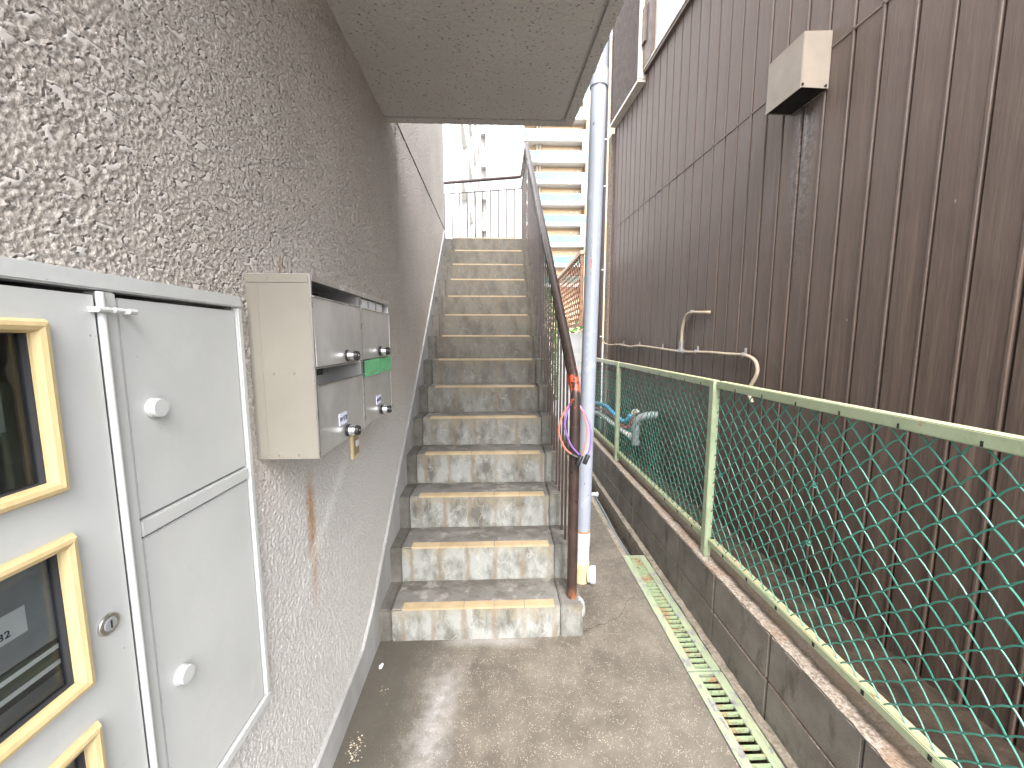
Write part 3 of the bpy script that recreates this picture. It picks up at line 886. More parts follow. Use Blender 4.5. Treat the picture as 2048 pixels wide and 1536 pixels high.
# ------------------------------------------------------------------ chain link fence
fn = thing('chain_link_fence', (1.118, 1.98, .376), 0, 'green chain link fence with pale green frame on the block wall', 'fence')
FX, FZ = 1.118, .376
posts = (.33, 1.98, 3.64, 5.30)
pm = MB().box(-.030, .006, -.021, .021, 0, .957).mesh('post', M_FENCE, .003, 2)
for y in posts:
    inst('post', pm, fn, (0, y - 1.98, -.004))
def chain_mesh(y0, y1, z0, z1, seed):
    h = .0362
    rnd = random.Random(seed)
    nw = int((y1 - y0) / h); hy = (y1 - y0) / nw
    ns = int((z1 - z0) / h); hzz = (z1 - z0) / ns
    cache = {}
    def knot(i, j):
        k = (i, j)
        if k not in cache:
            zz = z0 + hzz * j; yy = y0 + hy * i
            slack = math.sin(math.pi * j / ns) * math.sin(math.pi * min(1, max(0, i / nw)))
            cache[k] = (.012 * slack + .012 * math.sin(i * .37 + seed) * slack + rnd.uniform(-.0012, .0012),
                        yy + rnd.uniform(-.0016, .0016), zz - .010 * slack + rnd.uniform(-.0018, .0018))
        return Vector(cache[k])
    b = MB()
    for i in range(nw):
        pts = []
        for j in range(ns):
            left = (i + j) % 2 == 0
            p = knot(i if left else i + 1, j); q = knot(i + 1 if left else i, j + 1)
            desc = not left     # one hand of the spiral lies in front, the other behind
            for t in (0, .1, .35, .65, .9):
                c = p.lerp(q, t)
                bow = math.sin(math.pi * t)
                if desc:
                    c.x -= .003 * bow + .001; c.z += .0042 * bow
                else:
                    c.x += .002 * bow
                pts.append(c)
        pts.append(knot(i + 1 if (i + ns - 1) % 2 == 0 else i, ns))
        b.tube(pts, .0024, 5, cap=False)
    o = b.build('wire_mesh', M_WIRE, fn, smooth=True)
    o.location = (0, -1.98, -FZ)
    return o
for n_, (a_, b_) in enumerate(zip(posts[:-1], posts[1:])):
    y0, y1 = a_ + .024, b_ - .024
    tr = MB().prism([(-.018, .914), (.026, .914), (.026, .951), (-.018, .951)], 'y', y0 - 1.98, y1 - 1.98)
    tr.build('top_rail', M_FENCE, fn, .003, 2)
    br = MB().box(-.014, .022, y0 - 1.98, y1 - 1.98, .070, .100).build('bottom_rail', M_FENCE, fn, .003, 2)
    chain_mesh(y0 - .012, y1 + .012, .468, 1.298, 3 + n_)
    k = 0
    yy = y0 + .11
    slot = MB().box(-.0187, -.016, -.003, .003, .916, .930)
    slotm = slot.mesh('rail_slot', M_SLOT)
    tabm = MB().box(-.0155, -.012, -.005, .005, .077, .093).mesh('rail_slot', M_SLOT)
    while yy < y1 - .05:
        inst('rail_slot', slotm, fn, (0, yy - 1.98, 0))
        inst('rail_slot', tabm, fn, (0, yy - 1.98 + .02, 0))
        yy += .19
for (y, z) in ((1.315, 1.02), (1.32, .80), (1.9, .85)):
    b = MB()
    pts = [(.0 + .010 * math.cos(a * 1.9), y - 1.98 + .010 * math.sin(a * 2.3), z - FZ + .006 * math.cos(a * 1.3)) for a in [i * .55 for i in range(16)]]
    pts += [(-.01, y - 1.98 + .012, z - FZ - .02), (-.008, y - 1.98 + .02, z - FZ - .038)]
    b.tube(smooth_path(pts, 3), .0018, 5)
    b.build('wire_tie', M_WIRE, fn, smooth=True)

# ------------------------------------------------------------------ brown siding wall, in its own frame
BA = math.atan(.055)
def bl(s, w=0., z=0.):
    """a point s along the wall, w out of it towards the passage"""
    return (1.86 - s * math.sin(BA) - w * math.cos(BA), s * math.cos(BA) - w * math.sin(BA), z)
sw = thing('siding_wall', bl(0, 0, .1), BA, 'dark brown ribbed siding wall of the neighbouring house', 'wall')
PW = .147
def panel_mesh(h):
    pr = [(.026, 0), (-.002, 0), (-.0040, .0018), (-.0045, .004), (-.0045, .010), (-.0035, .0125), (.0, .0155), (.0, .018), (.0, .022), (.0, .0265), (0, .06), (-.0008, .10), (0, PW - .0115), (.013, PW - .0105), (.013, PW - .0012), (.026, PW - .0012)]
    b = MB(); V = []
    nz = 6
    for j in range(nz + 1):
        V += [(x, y, h * j / nz) for x, y in pr]
    n = len(pr)
    F = [(j * n + i, j * n + (i + 1) % n, (j + 1) * n + (i + 1) % n, (j + 1) * n + i) for j in range(nz) for i in range(n)]
    F += [tuple(range(n)), tuple(range(nz * n + n - 1, nz * n - 1, -1))]
    b.add(V, F)
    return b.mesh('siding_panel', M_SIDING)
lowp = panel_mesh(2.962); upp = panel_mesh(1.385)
i0 = int((-.3 - 1.327) / PW)
s = 1.327 + i0 * PW
while s < 5.50:
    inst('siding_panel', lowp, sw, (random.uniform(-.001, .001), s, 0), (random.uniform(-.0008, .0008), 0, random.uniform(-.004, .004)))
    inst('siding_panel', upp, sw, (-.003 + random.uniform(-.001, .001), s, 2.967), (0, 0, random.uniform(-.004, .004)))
    s += PW
MB().box(-.0045, .012, -.28, 5.54, 2.958, 2.971).build('seam_strip', M_SEAM, sw)
MB().box(.027, .16, -.30, 5.56, -.26, 6.4).build('wall_body', M_BROWNMETAL, sw)
MB().box(-.016, .02, 5.56, 5.60, 0, 6.3).build('corner_trim', M_BROWNMETAL, sw, .002)
cp = tag(MB().box(0, .16, 0, .14, 0, 4.22).build('corner_pier', M_CORNERCON, None, .006, 2), 'rough tan rendered pier at the far corner of the brown wall', 'pier')
cp.location = bl(5.61, .045, .1); cp.rotation_euler = (0, 0, BA)
db = MB().tube([(0, 0, 0), (0, 0, 6.2)], .046, 14)
dpo = thing('dark_downpipe', (1.515, 6.05, -.16), 0, 'dark brown drainpipe with white clips behind the pale pipe', 'drainpipe')
db.build('pipe', M_DARKPIPE, dpo, smooth=True)
for z in (1.75, 2.75, 3.95, 4.6):
    MB().box(-.005, .10, -.052, -.045, z - .010, z + .010).build('clip', M_PIPEW, dpo)

# vent hood
vh = thing('vent_hood', bl(2.19, 0, 2.862), BA, 'beige sheet metal vent hood on the brown siding', 'vent hood')
MB().add([(-.16, 0, 0), (-.0, 0, 0), (-.0, .255, 0), (-.16, .255, 0), (-.16, 0, .272), (0, 0, .285), (0, .255, .285), (-.16, .255, .272)],
         [(4, 5, 6, 7), (0, 1, 5, 4), (2, 3, 7, 6), (3, 0, 4, 7), (1, 2, 6, 5)]).build('cowl', M_HOOD, vh, .003, 2)
MB().box(-.150, -.004, .008, .247, .004, .012).build('opening', M_HOODDARK, vh)  # near-black sheet paints in the shade inside the open hood
MB().box(-.162, -.158, 0, .255, -.004, .012).build('front_lip', M_HOOD, vh)
for y in (.012, ):
    MB().tube([(-.02, -.004, .012), (-.02, .0, .012)], .007, 8).tube([(-.15, -.004, .014), (-.15, 0, .014)], .007, 8).build('rivet', M_BLACK, vh)

# cream conduit on the wall, with clips and a branch
cd = thing('conduit', bl(2.55, 0, 1.13), BA, 'cream conduit hose clipped along the brown wall above the fence', 'conduit')
def cl(s, z, w=.03): return (-w, s - 2.55, z - 1.13)
main = [cl(5.62, 1.56, .10), cl(5.60, 1.50, .085), cl(5.50, 1.468, .045), cl(5.1, 1.476), cl(4.75, 1.455), cl(4.5, 1.469), cl(4.1, 1.456), cl(3.9, 1.446), cl(3.5, 1.430), cl(3.1, 1.437), cl(2.85, 1.432), cl(2.66, 1.430), cl(2.56, 1.395), cl(2.535, 1.32), cl(2.57, 1.235, .04), cl(2.585, 1.19, .05), cl(2.55, 1.12, .04)]
MB().tube(smooth_path(main, 6), .0125, 10).build('hose', M_HOSE, cd, smooth=True)
brn = [cl(3.53, 1.43, .032), cl(3.53, 1.55), cl(3.525, 1.64), cl(3.48, 1.74), cl(3.40, 1.772), cl(3.28, 1.765), cl(3.17, 1.758, .025), cl(3.15, 1.757, 0)]
MB().tube(smooth_path(brn, 6), .0135, 10).build('branch_hose', M_HOSE, cd, smooth=True)
MB().tube([cl(3.58, 1.433), cl(3.47, 1.431)], .021, 10).tube([cl(3.53, 1.435), cl(3.53, 1.53)], .0205, 10).build('tee', M_CLIP, cd, smooth=True)
for s_, z_ in ((5.0, 1.472), (4.5, 1.467), (3.92, 1.447), (3.28, 1.436), (2.68, 1.432)):
    b = MB().tube([cl(s_ + .012, z_), cl(s_ - .012, z_)], .0185, 10).box(-.02, -.012, s_ - 2.55 - .008, s_ - 2.55 + .008, z_ - 1.13, z_ - 1.13 + .05)
    b.build('clip', M_CLIP, cd)
MB().tube([cl(3.385, 1.775), cl(3.36, 1.773)], .019, 10).build('clip', M_CLIP, cd)

# storm shutter, jamb, window and sill above
sh = thing('storm_shutter', bl(4.62, 0, 4.36), BA, 'brown ribbed storm shutter box high on the far end of the wall', 'shutter')
MB().box(-.075, -.005, .012, .915, .03, 1.7).build('panel', M_BROWNMETAL, sh)
slat = MB().prism([(-.078, 0), (-.090, .006), (-.090, .016), (-.078, .024)], 'y', .02, .905).mesh('slat', M_BROWNMETAL)
for k in range(52):
    inst('slat', slat, sh, (.002, 0, .04 + k * .031))
MB().box(-.10, -.005, -.01, .93, 0, .028).build('bottom_rail', M_ALUTRIM, sh, .002)
MB().box(-.10, -.005, -.014, .010, .03, 1.7).build('edge_rail', M_ALUTRIM, sh, .002)
MB().box(-.098, -.005, .916, .93, .03, 1.7).build('edge_rail', M_BROWNMETAL, sh)
wd = thing('upper_window', bl(2.9, 0, 4.455), BA, 'pale frosted upper window with brown jamb and bright sill', 'window')
MB().box(-.012, .004, 0, 1.52, .05, 1.6).build('pane', M_PALEPANE, wd)
MB().box(-.055, .002, 1.50, 1.70, .03, 1.6).build('jamb', M_BROWNMETAL, wd, .002)
MB().box(-.075, -.05, 1.62, 1.70, .26, .62).build('jamb_strike', M_BROWNMETAL, wd, .002)
MB().box(-.05, .0, -.6, 1.70, .012, .034).build('sill', M_ALUTRIM, wd, .002)
MB().box(-.04, .0, -.6, 1.70, -.02, .011).build('sill_underside', M_BROWNMETAL, wd)

# ------------------------------------------------------------------ pipes in the gap behind the fence
def utility(name, pts, r, mat, label, cat, n=12):
    t = thing(name, pts[-1], 0, label, cat)
    o = Vector(pts[-1])
    MB().tube(smooth_path([Vector(p) - o for p in pts], 6), r, n).build('tube', mat, t, smooth=True)
    return t
X = 1.42
t = utility('blue_hose', [(X, 6.2, .56), (X, 5.6, .61), (X, 5.15, .64), (X, 4.75, .60), (X, 4.46, .59), (X, 4.31, .63), (X + .02, 4.26, .70)], .024, M_BLUE, 'blue insulated water hose in the gap behind the fence', 'hose')
MB().tube([(.02, -.0, .0), (.03, -.01, .05), (.07, -.03, .06)], .020, 10).build('valve', M_BRASS, t, smooth=True)
t = utility('red_hose', [(X, 6.1, .47), (X, 5.4, .56), (X, 5.0, .57), (X, 4.68, .55), (X, 4.38, .54), (X, 4.24, .57), (X, 4.16, .64), (X, 4.11, .72)], .018, M_RED, 'red insulated water hose in the gap behind the fence', 'hose')
MB().tube([(0, 0, 0), (.01, -.01, .04), (.06, -.03, .05)], .020, 10).build('valve', M_BRASS, t, smooth=True)
t = utility('grey_drain_pipe', [(X, 6.1, .39), (X, 5.55, .47), (X, 4.9, .48), (X, 4.48, .48), (X, 4.07, .48)], .034, M_WRAP, 'thick white wrapped pipe ending in a grey elbow behind the fence', 'pipe')
MB().tube(smooth_path([(0, -.05, -.05), (0, -.05, .06), (0, -.05, .16), (.02, -.07, .23), (.10, -.10, .27), (.2, -.12, .28)], 5), .040, 14).build('elbow', M_GREYPIPE, t, smooth=True)
MB().tube([(0, -.05, .10), (0, -.05, .135)], .046, 14).build('elbow_collar', M_GREYPIPE, t, smooth=True)

# ------------------------------------------------------------------ meter cabinet
TXT = (R(90), 0, R(90))
CS, CZ = .62, .60
mc = wthing('meter_cabinet', CS, CZ, 'pale grey painted meter cabinet with ochre framed windows on the wall', 'meter cabinet')
def cbox(b, s0, s1, z0, z1, w0, w1): return b.box(w0, w1, s0 - CS, s1 - CS, z0 - CZ, z1 - CZ)
fr = MB()
cbox(fr, -.28, .9475, 1.611, 1.637, -.02, .013)
cbox(fr, -.28, .9475, .598, .621, -.02, .013)
cbox(fr, .931, .947, .622, 1.610, -.02, .013)
cbox(fr, .619, .642, .622, 1.610, -.02, .0105)
cbox(fr, .643, .930, 1.203, 1.232, -.02, .0100)
fr.build('frame', M_CAB, mc, .0025, 2)
box_in = MB()
cbox(box_in, -.28, .94, .605, 1.63, -.21, -.20); cbox(box_in, -.28, .94, .600, .610, -.2, -.021); cbox(box_in, -.28, .94, 1.622, 1.632, -.2, -.021)
cbox(box_in, .62, .635, .61, 1.62, -.2, -.021); cbox(box_in, -.28, -.27, .61, 1.62, -.2, -.021)
box_in.build('inner_box', M_CABIN, mc)
for z0, z1, kz in ((1.2355, 1.6025, 1.418), (.6255, 1.1995, .905)):
    b = MB(); cbox(b, .6455, .9275, z0, z1, -.012, .007)
    dr = b.build('door', M_CAB, mc, .002, 2)
    y, z = .691 - CS, kz - CZ
    MB().tube([(.006, y, z), (.012, y, z)], .018, 20).tube([(.011, y, z), (.022, y, z)], .0165, 20).build('knob', M_CAB, dr, .0012, 1, True)
# big left door: flat sheet round three window openings
WS0, WS1 = .335, .524
wins = ((1.342, 1.549), (1.047, 1.252), (.752, .957))
b = MB()
cbox(b, -.26, WS0, .6255, 1.6025, -.012, .009); cbox(b, WS1, .607, .6255, 1.6025, -.012, .009)
zs = [1.6025] + [q for w_ in wins for q in (w_[1], w_[0])] + [.6255]
for i in range(0, 8, 2): cbox(b, WS0, WS1, zs[i + 1], zs[i], -.012, .009)
ld = b.build('window_door', M_CAB, mc)
MB().tube([(.0135, .613 - CS, .624 - CZ), (.0135, .613 - CS, 1.608 - CZ)], .0055, 10).build('hinge_bead', M_CAB, mc, smooth=True)
def mitred(s0, s1, z0, z1, t, w0, w1):
    """picture frame with mitred corners, half-round face"""
    prof = [(0, w0), (0, w1 * .55), (t * .22, w1 * .95), (t * .5, w1), (t * .8, w1 * .9), (t, w1 * .5), (t, w0)]
    corners = [(s0, z0, 1, 1), (s1, z0, -1, 1), (s1, z1, -1, -1), (s0, z1, 1, -1)]
    V = []; n = len(prof)
    for cs_, cz_, ds, dz in corners:
        for d, w_ in prof: V.append((w_, cs_ - ds * (t - d) - CS, cz_ - dz * (t - d) - CZ))
    F = []
    for c in range(4):
        d = (c + 1) % 4
        for k in range(n):
            F.append((c * n + k, d * n + k, d * n + (k + 1) % n, c * n + (k + 1) % n))
    m = MB(); m.add(V, F); return m
for z0, z1 in wins:
    f = mitred(WS0 + .004, WS1 - .004, z0 + .004, z1 - .004, .0185, -.0005, .021).build('window_frame', M_YELLOW, ld)
    b = MB()
    for a_ in ((WS0, WS1, z0, z0 + .005), (WS0, WS1, z1 - .005, z1), (WS0, WS0 + .006, z0 + .005, z1 - .005), (WS1 - .006, WS1, z0 + .005, z1 - .005)):
        cbox(b, *a_, -.006, .006)
    b.build('gasket', M_METERDARK, ld)
    b = MB(); cbox(b, WS0 + .004, WS1 - .004, z0 + .004, z1 - .004, -.003, -.001); b.build('pane', M_GLASS, ld)
y, z = .571 - CS, 1.102 - CZ
MB().tube([(.008, y, z), (.0125, y, z)], .0165, 20).build('lock_plate', M_STEELEDGE, ld, .001, 1, True)
MB().tube([(.0126, y, z), (.0145, y, z)], .0105, 16).build('lock_barrel', M_METER, ld, .001, 1, True)
MB().box(.0145, .015, y - .0012, y + .0012, z - .006, z + .006).build('keyhole', M_BLACK, ld)
lt = MB()
for s0, s1 in ((.597, .617), (.6225, .637), (.646, .660)):
    lt.tube([(.0225, s0 - CS, 1.581 - CZ), (.0225, s1 - CS, 1.581 - CZ)], .0045, 8)
lt.box(.009, .0215, .598 - CS, .603 - CS, 1.577 - CZ, 1.585 - CZ).box(.007, .0215, .650 - CS, .655 - CS, 1.577 - CZ, 1.585 - CZ).box(.016, .0215, .627 - CS, .632 - CS, 1.577 - CZ, 1.585 - CZ)
lt.build('latch', M_CAB, mc, smooth=True)

def meter(zc, label, num):
    t = thing('electric_meter', wl(.505, .05, zc - .1), WA, label, 'meter', 'meters in the cabinet')
    MB().box(-.17, -.075, -.10, .088, .045, .19).build('body', M_METER, t, .008, 3)
    MB().box(-.17, -.07, -.10, .082, .012, .062).build('lower_housing', M_METERDARK, t, .004, 2)
    MB().box(-.17, -.085, -.095, .08, -.03, .010).build('terminal_cover', M_METER, t, .004, 2)
    if num:
        pl = MB().box(-.0745, -.0735, -.10, -.003, .098, .135).build('name_plate', M_PLATE, t)
        inst('lettering', text_mesh(num, .0135, M_INK), pl, (-.073, -.040, .109), TXT)
        cp_ = MB().box(-.0695, -.0685, -.08, .074, .026, .056).build('counter_plate', M_PLATE, t)
        MB().box(-.0682, -.0675, -.06, .03, .034, .050).build('counter_window', M_METERDARK, cp_)
        MB().tube([(-.069, .062, .045), (-.0675, .062, .045)], .006, 12).build('test_lamp', M_METERDARK, cp_)
    return t
meter(1.150, 'electric meter with white number plate behind the middle ochre window', '00 332')
meter(.855, 'electric meter behind the lowest ochre framed window', None)
m1 = wthing('conduit_ring', .475, 1.37, 'pale cable loop behind the glass of the top ochre window', 'cable')
MB().tube([(-.04, .025 * math.cos(a), .03 * math.sin(a)) for a in [i * .35 for i in range(16)]], .006, 8).build('loop', M_PIPEW, m1, smooth=True)
m2 = wthing('breaker_box', .50, 1.40, 'dark breaker box behind the top ochre framed window', 'breaker box')
MB().box(-.19, -.09, -.06, .07, 0, .12).build('body', M_METER, m2, .006, 2)
MB().box(-.0895, -.08, -.03, .03, .03, .07).build('switch', M_PLATE, m2, .003)

# ------------------------------------------------------------------ bank of four mailboxes
mb = wthing('mailbox_unit', .985, 1.232, 'stainless steel bank of four mailboxes on the stucco wall', 'mailbox')
Wd, Hh, Dp = .72, .465, .155
cs = MB()
cs.box(.0, Dp - .002, 0, .003, .002, Hh - .003)
sd = cs.build('side_panel', M_MAILSIDE, mb)
MB().box(.006, .030, -.0012, .0, .01, Hh - .03).build('pressed_bead', M_MAILSIDE, sd, .0005)
MB().box(-.0, Dp - .005, -.002, .0, Hh - .021, Hh - .001).build('top_flange', M_MAILSIDE, sd)
rv = MB()
for x in (.055, .105):
    for z in (.012, .222, .455):
        rv.tube([(x, -.0035, z), (x, 0, z)], .0022, 8)
rv.build('rivets', M_STEELEDGE, sd)
cs = MB()
cs.box(.0, Dp, .0, Wd, Hh - .003, Hh).box(0, Dp - .003, Wd - .003, Wd, 0, Hh - .003).box(.0, Dp - .004, .003, Wd - .003, 0, .003).box(.0, .004, .003, Wd - .003, .003, Hh - .003)
cs.box(.004, Dp - .004, .356, .362, .003, Hh - .003).box(.004, Dp - .01, .003, Wd - .003, .229, .232)
cs.build('casing', M_STEEL, mb)
ed = MB()
ed.box(Dp - .002, Dp + .0015, .0, .007, 0, Hh).box(Dp - .002, Dp + .0015, .3545, .3635, 0, Hh - .016).box(Dp - .002, Dp + .0015, Wd - .006, Wd, 0, Hh - .016).box(Dp - .004, Dp + .002, .007, Wd, Hh - .016, Hh)
ed.build('front_edges', M_STEELEDGE, mb, .0006)
numL = {(0, 0): '201号室', (1, 0): '202号室'}
knob_b = MB().tube([(0, 0, 0), (.009, 0, 0)], .0185, 20).mesh('dial_base', M_BLACK, .001, 1, True)
knob_c = MB().tube([(.009, 0, 0), (.026, 0, 0)], .0130, 20, rs=[.0165, .0150]).mesh('dial_barrel', M_CHROME, 0, 1, True)
knob_f = MB().tube([(.026, 0, 0), (.038, 0, 0)], .0130, 20, rs=[.0158, .0142]).mesh('dial_cap', M_BLACK, .001, 1, True)
knob_p = MB().box(.038, .0386, -.002, .002, -.001, .003).mesh('dial_mark', M_PLATE)
for c in (0, 1):
    y0, y1 = (.0085, .353) if c == 0 else (.365, .7125)
    for r_ in (0, 1):
        z0, z1 = (.004, .186) if r_ == 0 else (.236, .410)
        tilt = .004 if (c, r_) == (0, 1) else .0
        d = MB().add([(Dp - .004, y0, z0), (Dp + tilt - .001, y0, z0), (Dp + tilt - .001, y1, z0), (Dp - .004, y1, z0), (Dp - .004, y0, z1), (Dp - .0, y0, z1), (Dp - .0, y1, z1), (Dp - .004, y1, z1)],
                     [(3, 2, 1, 0), (4, 5, 6, 7), (0, 1, 5, 4), (1, 2, 6, 5), (2, 3, 7, 6), (3, 0, 4, 7)]).build('door', M_STEEL, mb, .0006)
        MB().box(Dp - .001, Dp + .003, y0, y1, z1 + .0003, z1 + .004).build('slot_lip', M_STEELEDGE, d)
        MB().box(.02, .022, y0, y1, z1 + .002, z1 + .045).build('inside_back', M_METERDARK, d)
        ky, kz = {(0, 1): (.213, .257), (1, 1): (.565, .261), (0, 0): (.193, .030), (1, 0): (.555, .031)}[(c, r_)]
        kb_ = inst('dial_base', knob_b, d, (Dp, ky, kz))
        for nm, me_ in (('dial_barrel', knob_c), ('dial_cap', knob_f), ('dial_mark', knob_p)):
            o = inst(nm, me_, d, (Dp, ky, kz))
        if (c, r_) in numL:
            ly, lz = (.167, .072) if c == 0 else (.528, .074)
            MB().box(Dp - .0005, Dp + .0008, ly - .030, ly + .030, lz - .017, lz + .017).build('room_label', M_LABEL, d)
            inst('lettering', text_mesh(numL[(c, r_)], .0165, M_INK), d, (Dp + .0012, ly, lz), TXT)
nt_ = MB().box(Dp - .012, Dp - .0108, .368, .655, .4145, .447).build('name_slip', M_PLATE, mb)
inst('lettering', text_mesh('401', .020, M_INK), nt_, (Dp - .0102, .392, .431), TXT)
MB().box(Dp - .0108, Dp - .0102, .470, .482, .420, .443).box(Dp - .0108, Dp - .0102, .562, .574, .420, .443).build('print_mark', M_GREYPIPE, nt_)
tp = MB(); V = []
for i in range(13):
    y = .366 + (.345) * i / 12
    V += [(Dp + .0032 + .0008 * math.sin(i * 1.3), y, .176 + .0015 * math.sin(i * 2.1)), (Dp + .0034, y, .205), (Dp + .0030 + .0006 * math.cos(i), y, .234 - .001 * math.sin(i))]
F = []
for i in range(12):
    a = i * 3
    F += [(a, a + 3, a + 4, a + 1), (a + 1, a + 4, a + 5, a + 2)]
V2 = [(x - .0004, y, z) for x, y, z in V]
tp.add(V, F); tp.add(V2, [f[::-1] for f in F])
o = tp.build('tape', M_TAPE, mb); o['label'] = 'green masking tape sealing the lower right slot'

sp = wthing('switch_plate', 1.653, 1.035, 'small cream and olive switch plate on the wall below the mailboxes', 'switch plate')
MB().box(-.002, .011, -.040, .040, 0, .125).build('frame', M_CREAMPL, sp, .002, 2)
MB().box(.0105, .0125, -.029, .029, .012, .113).build('insert', M_OLIVE, sp, .001)
MB().box(.0125, .017, -.012, .016, .048, .075).build('rocker', M_PLATE, sp, .001)

# ------------------------------------------------------------------ behind the stairs: white boards, trellis, shrubs
wb = thing('white_board_wall', (1.10, 5.1, -.16), 0, 'low white clapboard wall under the brown trellis', 'wall')
brd = MB().prism([(0, 0), (-.022, 0), (-.008, .155), (0, .155)], 'y', 0, 2.25).mesh('board', M_WHITEBOARD)
for k in range(11):
    inst('board', brd, wb, (0, 0, .002 + k * .156))
MB().box(.0005, .06, 0, 2.25, 0, 1.80).build('wall_body', M_WHITEBOARD, wb)
MB().box(-.03, .0, -.02, .02, 0, 2.9).build('edge_post', M_WHITEBOARD, wb)
tr = thing('trellis', (1.05, 5.17, 1.72), 0, 'red-brown diagonal lattice trellis on top of the white wall', 'trellis')
TL, TH = 2.1, .96
for (a_, b_, c_, d_) in ((0, TL, 0, .04), (0, .04, .04, TH - .04), (TL - .04, TL, .04, TH - .04)):
    MB().box(-.02, .02, a_, b_, c_, d_).build('frame_bar', M_LATT, tr)
MB().box(-.03, .03, -.02, TL + .02, TH - .04, TH + .005).build('cap_rail', M_LATTTOP, tr)
for sgn, xo in ((1, -.008), (-1, .004)):
    k = -TH
    while k < TL:
        p = []
        # clip the diagonal to the frame
        y0, z0 = k, 0.03
        y1, z1 = k + TH - .07, TH - .04
        if y0 < .03: z0 += .03 - y0; y0 = .03
        if y1 > TL - .03: z1 -= y1 - (TL - .03); y1 = TL - .03
        if y1 - y0 > .03:
            if sgn < 0: y0, y1 = TL - y0, TL - y1
            h = .0125
            MB().add([(xo, y0, z0 - h), (xo, y1, z1 - h), (xo, y1, z1 + h), (xo, y0, z0 + h), (xo + .011, y0, z0 - h), (xo + .011, y1, z1 - h), (xo + .011, y1, z1 + h), (xo + .011, y0, z0 + h)],
                     [(0, 1, 2, 3), (7, 6, 5, 4), (0, 4, 5, 1), (1, 5, 6, 2), (2, 6, 7, 3), (3, 7, 4, 0)]).build('slat', M_LATT, tr)
        k += .15
def shrub(x, y, h, rx, n, label, seed):
    t = thing('shrub', (x, y, -.16), 0, label, 'shrub', 'shrubs behind the stairs')
    rnd = random.Random(seed)
    st_ = MB()
    for i in range(7):
        a = rnd.uniform(0, 6.28)
        st_.tube([(0, 0, 0), (rx * .3 * math.cos(a), rx * .3 * math.sin(a), h * .5), (rx * .75 * math.cos(a), rx * .75 * math.sin(a), h * rnd.uniform(.8, .95))], .012, 5, rs=[.016, .010, .004])
    st_.build('stems', M_BARK, t)
    b = MB()
    for i in range(n):
        z = rnd.uniform(.15, 1) * h; rr = rx * math.sqrt(rnd.random()) * (1.1 - .5 * abs(z / h - .55)); a = rnd.uniform(0, 6.28)
        c = Vector((rr * math.cos(a), rr * math.sin(a), z + rnd.uniform(-.05, .05)))
        l = rnd.uniform(.04, .075); u = Vector((rnd.gauss(0, 1), rnd.gauss(0, 1), rnd.gauss(0, .6))).normalized(); w = u.cross(Vector((rnd.gauss(0, 1), rnd.gauss(0, 1), rnd.gauss(0, 1)))).normalized()
        b.add([c - u * l, c + w * l * .42 + u * l * .1, c + u * l, c - w * l * .42 + u * l * .1], [(0, 1, 2, 3)])
    b.build('leaves', M_LEAFA, t)
shrub(.95, 8.3, 2.75, .42, 1500, 'leafy green shrub seen through the stair balusters', 1)
shrub(1.75, 9.6, 2.2, .5, 1300, 'lower green shrub behind the white wall and trellis', 2)

# ------------------------------------------------------------------ white apartment block (left, behind the landing)
wbld = thing('white_apartment_block', (0, 40, -.16), 0, 'tall white apartment block with stacked balconies behind the landing', 'building')
MB().box(-1.40, 2.10, 0, 12, 0, 36).build('end_wall', M_WHITETILE, wbld)
MB().box(-1.98, -1.41, .6, 12, 0, 36).build('gallery_back', M_GREYREC, wbld)
par = MB().box(-1.96, -1.42, -.06, .55, 0, 1.75).mesh('gallery_parapet', M_SLABWHITE)
lamp = MB().box(-1.74, -1.66, -.02, .1, 1.76, 1.9).mesh('gallery_lamp', M_METER)
pst = MB().box(-1.455, -1.4, -.10, .0, 0, 36).build('gallery_post', M_GREYREC, wbld)
for f in range(12):
    inst('gallery_parapet', par, wbld, (0, 0, f * 3 + .4)); inst('gallery_lamp', lamp, wbld, (0, 0, f * 3 + .4))
# nearer wing, its balconies facing the passage axis
wing = thing('white_wing', (-2.0, 20, -.16), 0, 'nearer white apartment wing with receding balconies left of the landing', 'building')
MB().box(-9, -1.25, 0, 19.5, 0, 36).build('body', M_GREYREC2, wing)
MB().box(-9, -.02, -.25, 0, 0, 36).build('end_wall', M_WHITETILE, wing)
pb = MB().box(-1.25, 0, .0, 19.5, 0, 1.55).mesh('balcony', M_SLABWHITE)
col = MB().box(-1.25, .03, 0, .5, 0, 36).mesh('fin', M_SLABWHITE)
win_ = MB().box(-1.245, -1.22, 0, 2.2, 0, 1.25).mesh('window', M_GREYREC)
for f in range(12):
    inst('balcony', pb, wing, (0, 0, f * 3 + 1.1))
    for q in range(4): inst('window', win_, wing, (0, 1.2 + q * 4.8, f * 3 + 2.66))
for q in range(5): inst('fin', col, wing, (0, q * 4.7 + .1, 0))
MB().tube([(-2.2, -.32, 0), (-2.2, -.32, 36)], .07, 8).build('drainpipe', M_SLABWHITE, wing)

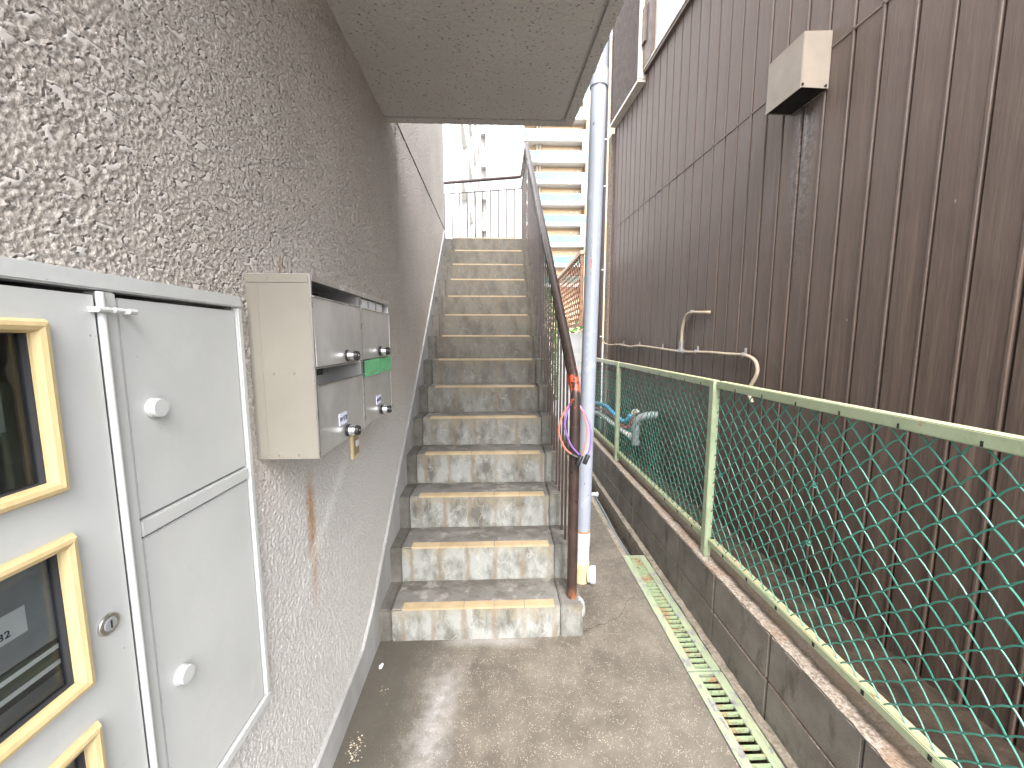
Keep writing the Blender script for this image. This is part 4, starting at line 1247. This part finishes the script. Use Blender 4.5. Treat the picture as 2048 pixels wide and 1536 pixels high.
# ------------------------------------------------------------------ cream apartment block with aqua glass balconies
cb = thing('cream_apartment_block', (7, 56, -.16), 0, 'cream apartment block with aqua glass balconies behind the trellis', 'building')
PIT = 2.69; NF = 13
def zf(f): return 28.07 + .16 + (f - 10) * PIT       # foot of the glass on floor f
MB().box(-3.9, 4.25, .0, 10, 0, 40).build('rear_wall', M_PEACH, cb)
MB().box(4.26, 9.5, -1.55, 10, 0, 40).build('side_bay', M_PEACH2, cb)
MB().box(-8.5, -3.91, -1.2, 10, 0, 40).build('left_bay', M_SLABWHITE, cb)
glass = MB().box(-.52, .52, -.03, .0, 0, .93).mesh('glass_panel', M_AQUA)
slabm = MB().box(-3.9, 4.25, -1.6, -.001, -.46, -.02).mesh('balcony_slab', M_SLABWHITE)
lowr = MB().box(-3.9, 4.2, -1.58, -1.52, .935, .985).mesh('top_rail', M_SLABWHITE)
pipe_m = MB().tube([(0, -.12, 0), (0, -.12, 2.2)], .07, 6).mesh('pipe', M_SLABWHITE)
lampm = MB().tube([(0, -.1, 0), (0, -.02, 0)], .14, 10).mesh('vent_cap', M_SLABWHITE)
finm = MB().box(3.75, 4.24, -1.62, -1.50, 0, PIT).mesh('fin', M_SLABWHITE)
winm = MB().box(-1.6, 1.7, -.05, .02, 0, 1.55).mesh('window', M_DARKWIN)
bmm = MB().box(-1.7, 3.9, -.35, -.002, 1.32, 1.86).mesh('beam', M_PEACH)
colm = MB().box(-.45, .45, -.5, -.003, 0, 2.2).mesh('pilaster', M_PEACH2)
for f in range(3, NF):
    z = zf(f)
    inst('balcony_slab', slabm, cb, (0, 0, z))
    inst('top_rail', lowr, cb, (0, 0, z))
    for q in range(8):
        inst('glass_panel', glass, cb, (-3.33 + q * 1.06, -1.54, z))
    inst('beam', bmm, cb, (0, 0, z))
    inst('window', winm, cb, (1.2, 0, z))
    inst('pilaster', colm, cb, (-1.9, 0, z))
    for dx in (-2.15, -1.75): inst('pipe', pipe_m, cb, (dx, -.5, z))
    for dx in (2.6, 3.4): inst('vent_cap', lampm, cb, (dx, -.36, z + 1.6))
    if f % 2 == 0: inst('fin', finm, cb, (0, 0, z - .46 - PIT))

# ------------------------------------------------------------------ small litter on the floor
b = MB(); rnd = random.Random(9)
def pebbles(b, cx, cy, rx, ry, n, r0, r1):
    for i in range(n):
        x = rnd.gauss(cx, rx); y = rnd.gauss(cy, ry); r = rnd.uniform(r0, r1)
        v = [(x + r * math.cos(a) * rnd.uniform(.7, 1.1), y + r * math.sin(a) * rnd.uniform(.7, 1.1), .001) for a in (0, 1.26, 2.5, 3.77, 5.03)]
        b.add(v + [(x + rnd.uniform(-.3, .3) * r, y, r * .8)], [(0, 1, 5), (1, 2, 5), (2, 3, 5), (3, 4, 5), (4, 0, 5)])
pebbles(b, -.558, 1.33, .014, .035, 55, .0015, .0045)
pebbles(b, -.53, 1.575, .012, .02, 14, .001, .003)
pebbles(b, -.35, 1.45, .2, .25, 40, .0008, .002)
pebbles(b, .5, 1.6, .25, .35, 70, .0008, .002)
tag(b.build('floor_grit', M_PEBBLE), 'scattered grit and crumbs on the passage floor by the wall', 'grit', kind='stuff')
sc_ = MB(); V = []
for i in range(9):
    a = i / 9 * 6.28
    V.append((.010 * math.cos(a) * (1 + .3 * math.sin(3 * a)), .018 * math.sin(a), .003 + .003 * math.sin(2 * a)))
sc_.add(V + [(0, 0, .011)], [(i, (i + 1) % 9, 9) for i in range(9)])
o = tag(sc_.build('paper_scrap', M_PLATE), 'crumpled white paper scrap on the floor near the first step', 'paper')
o.location = (-.575, 1.70, .0)
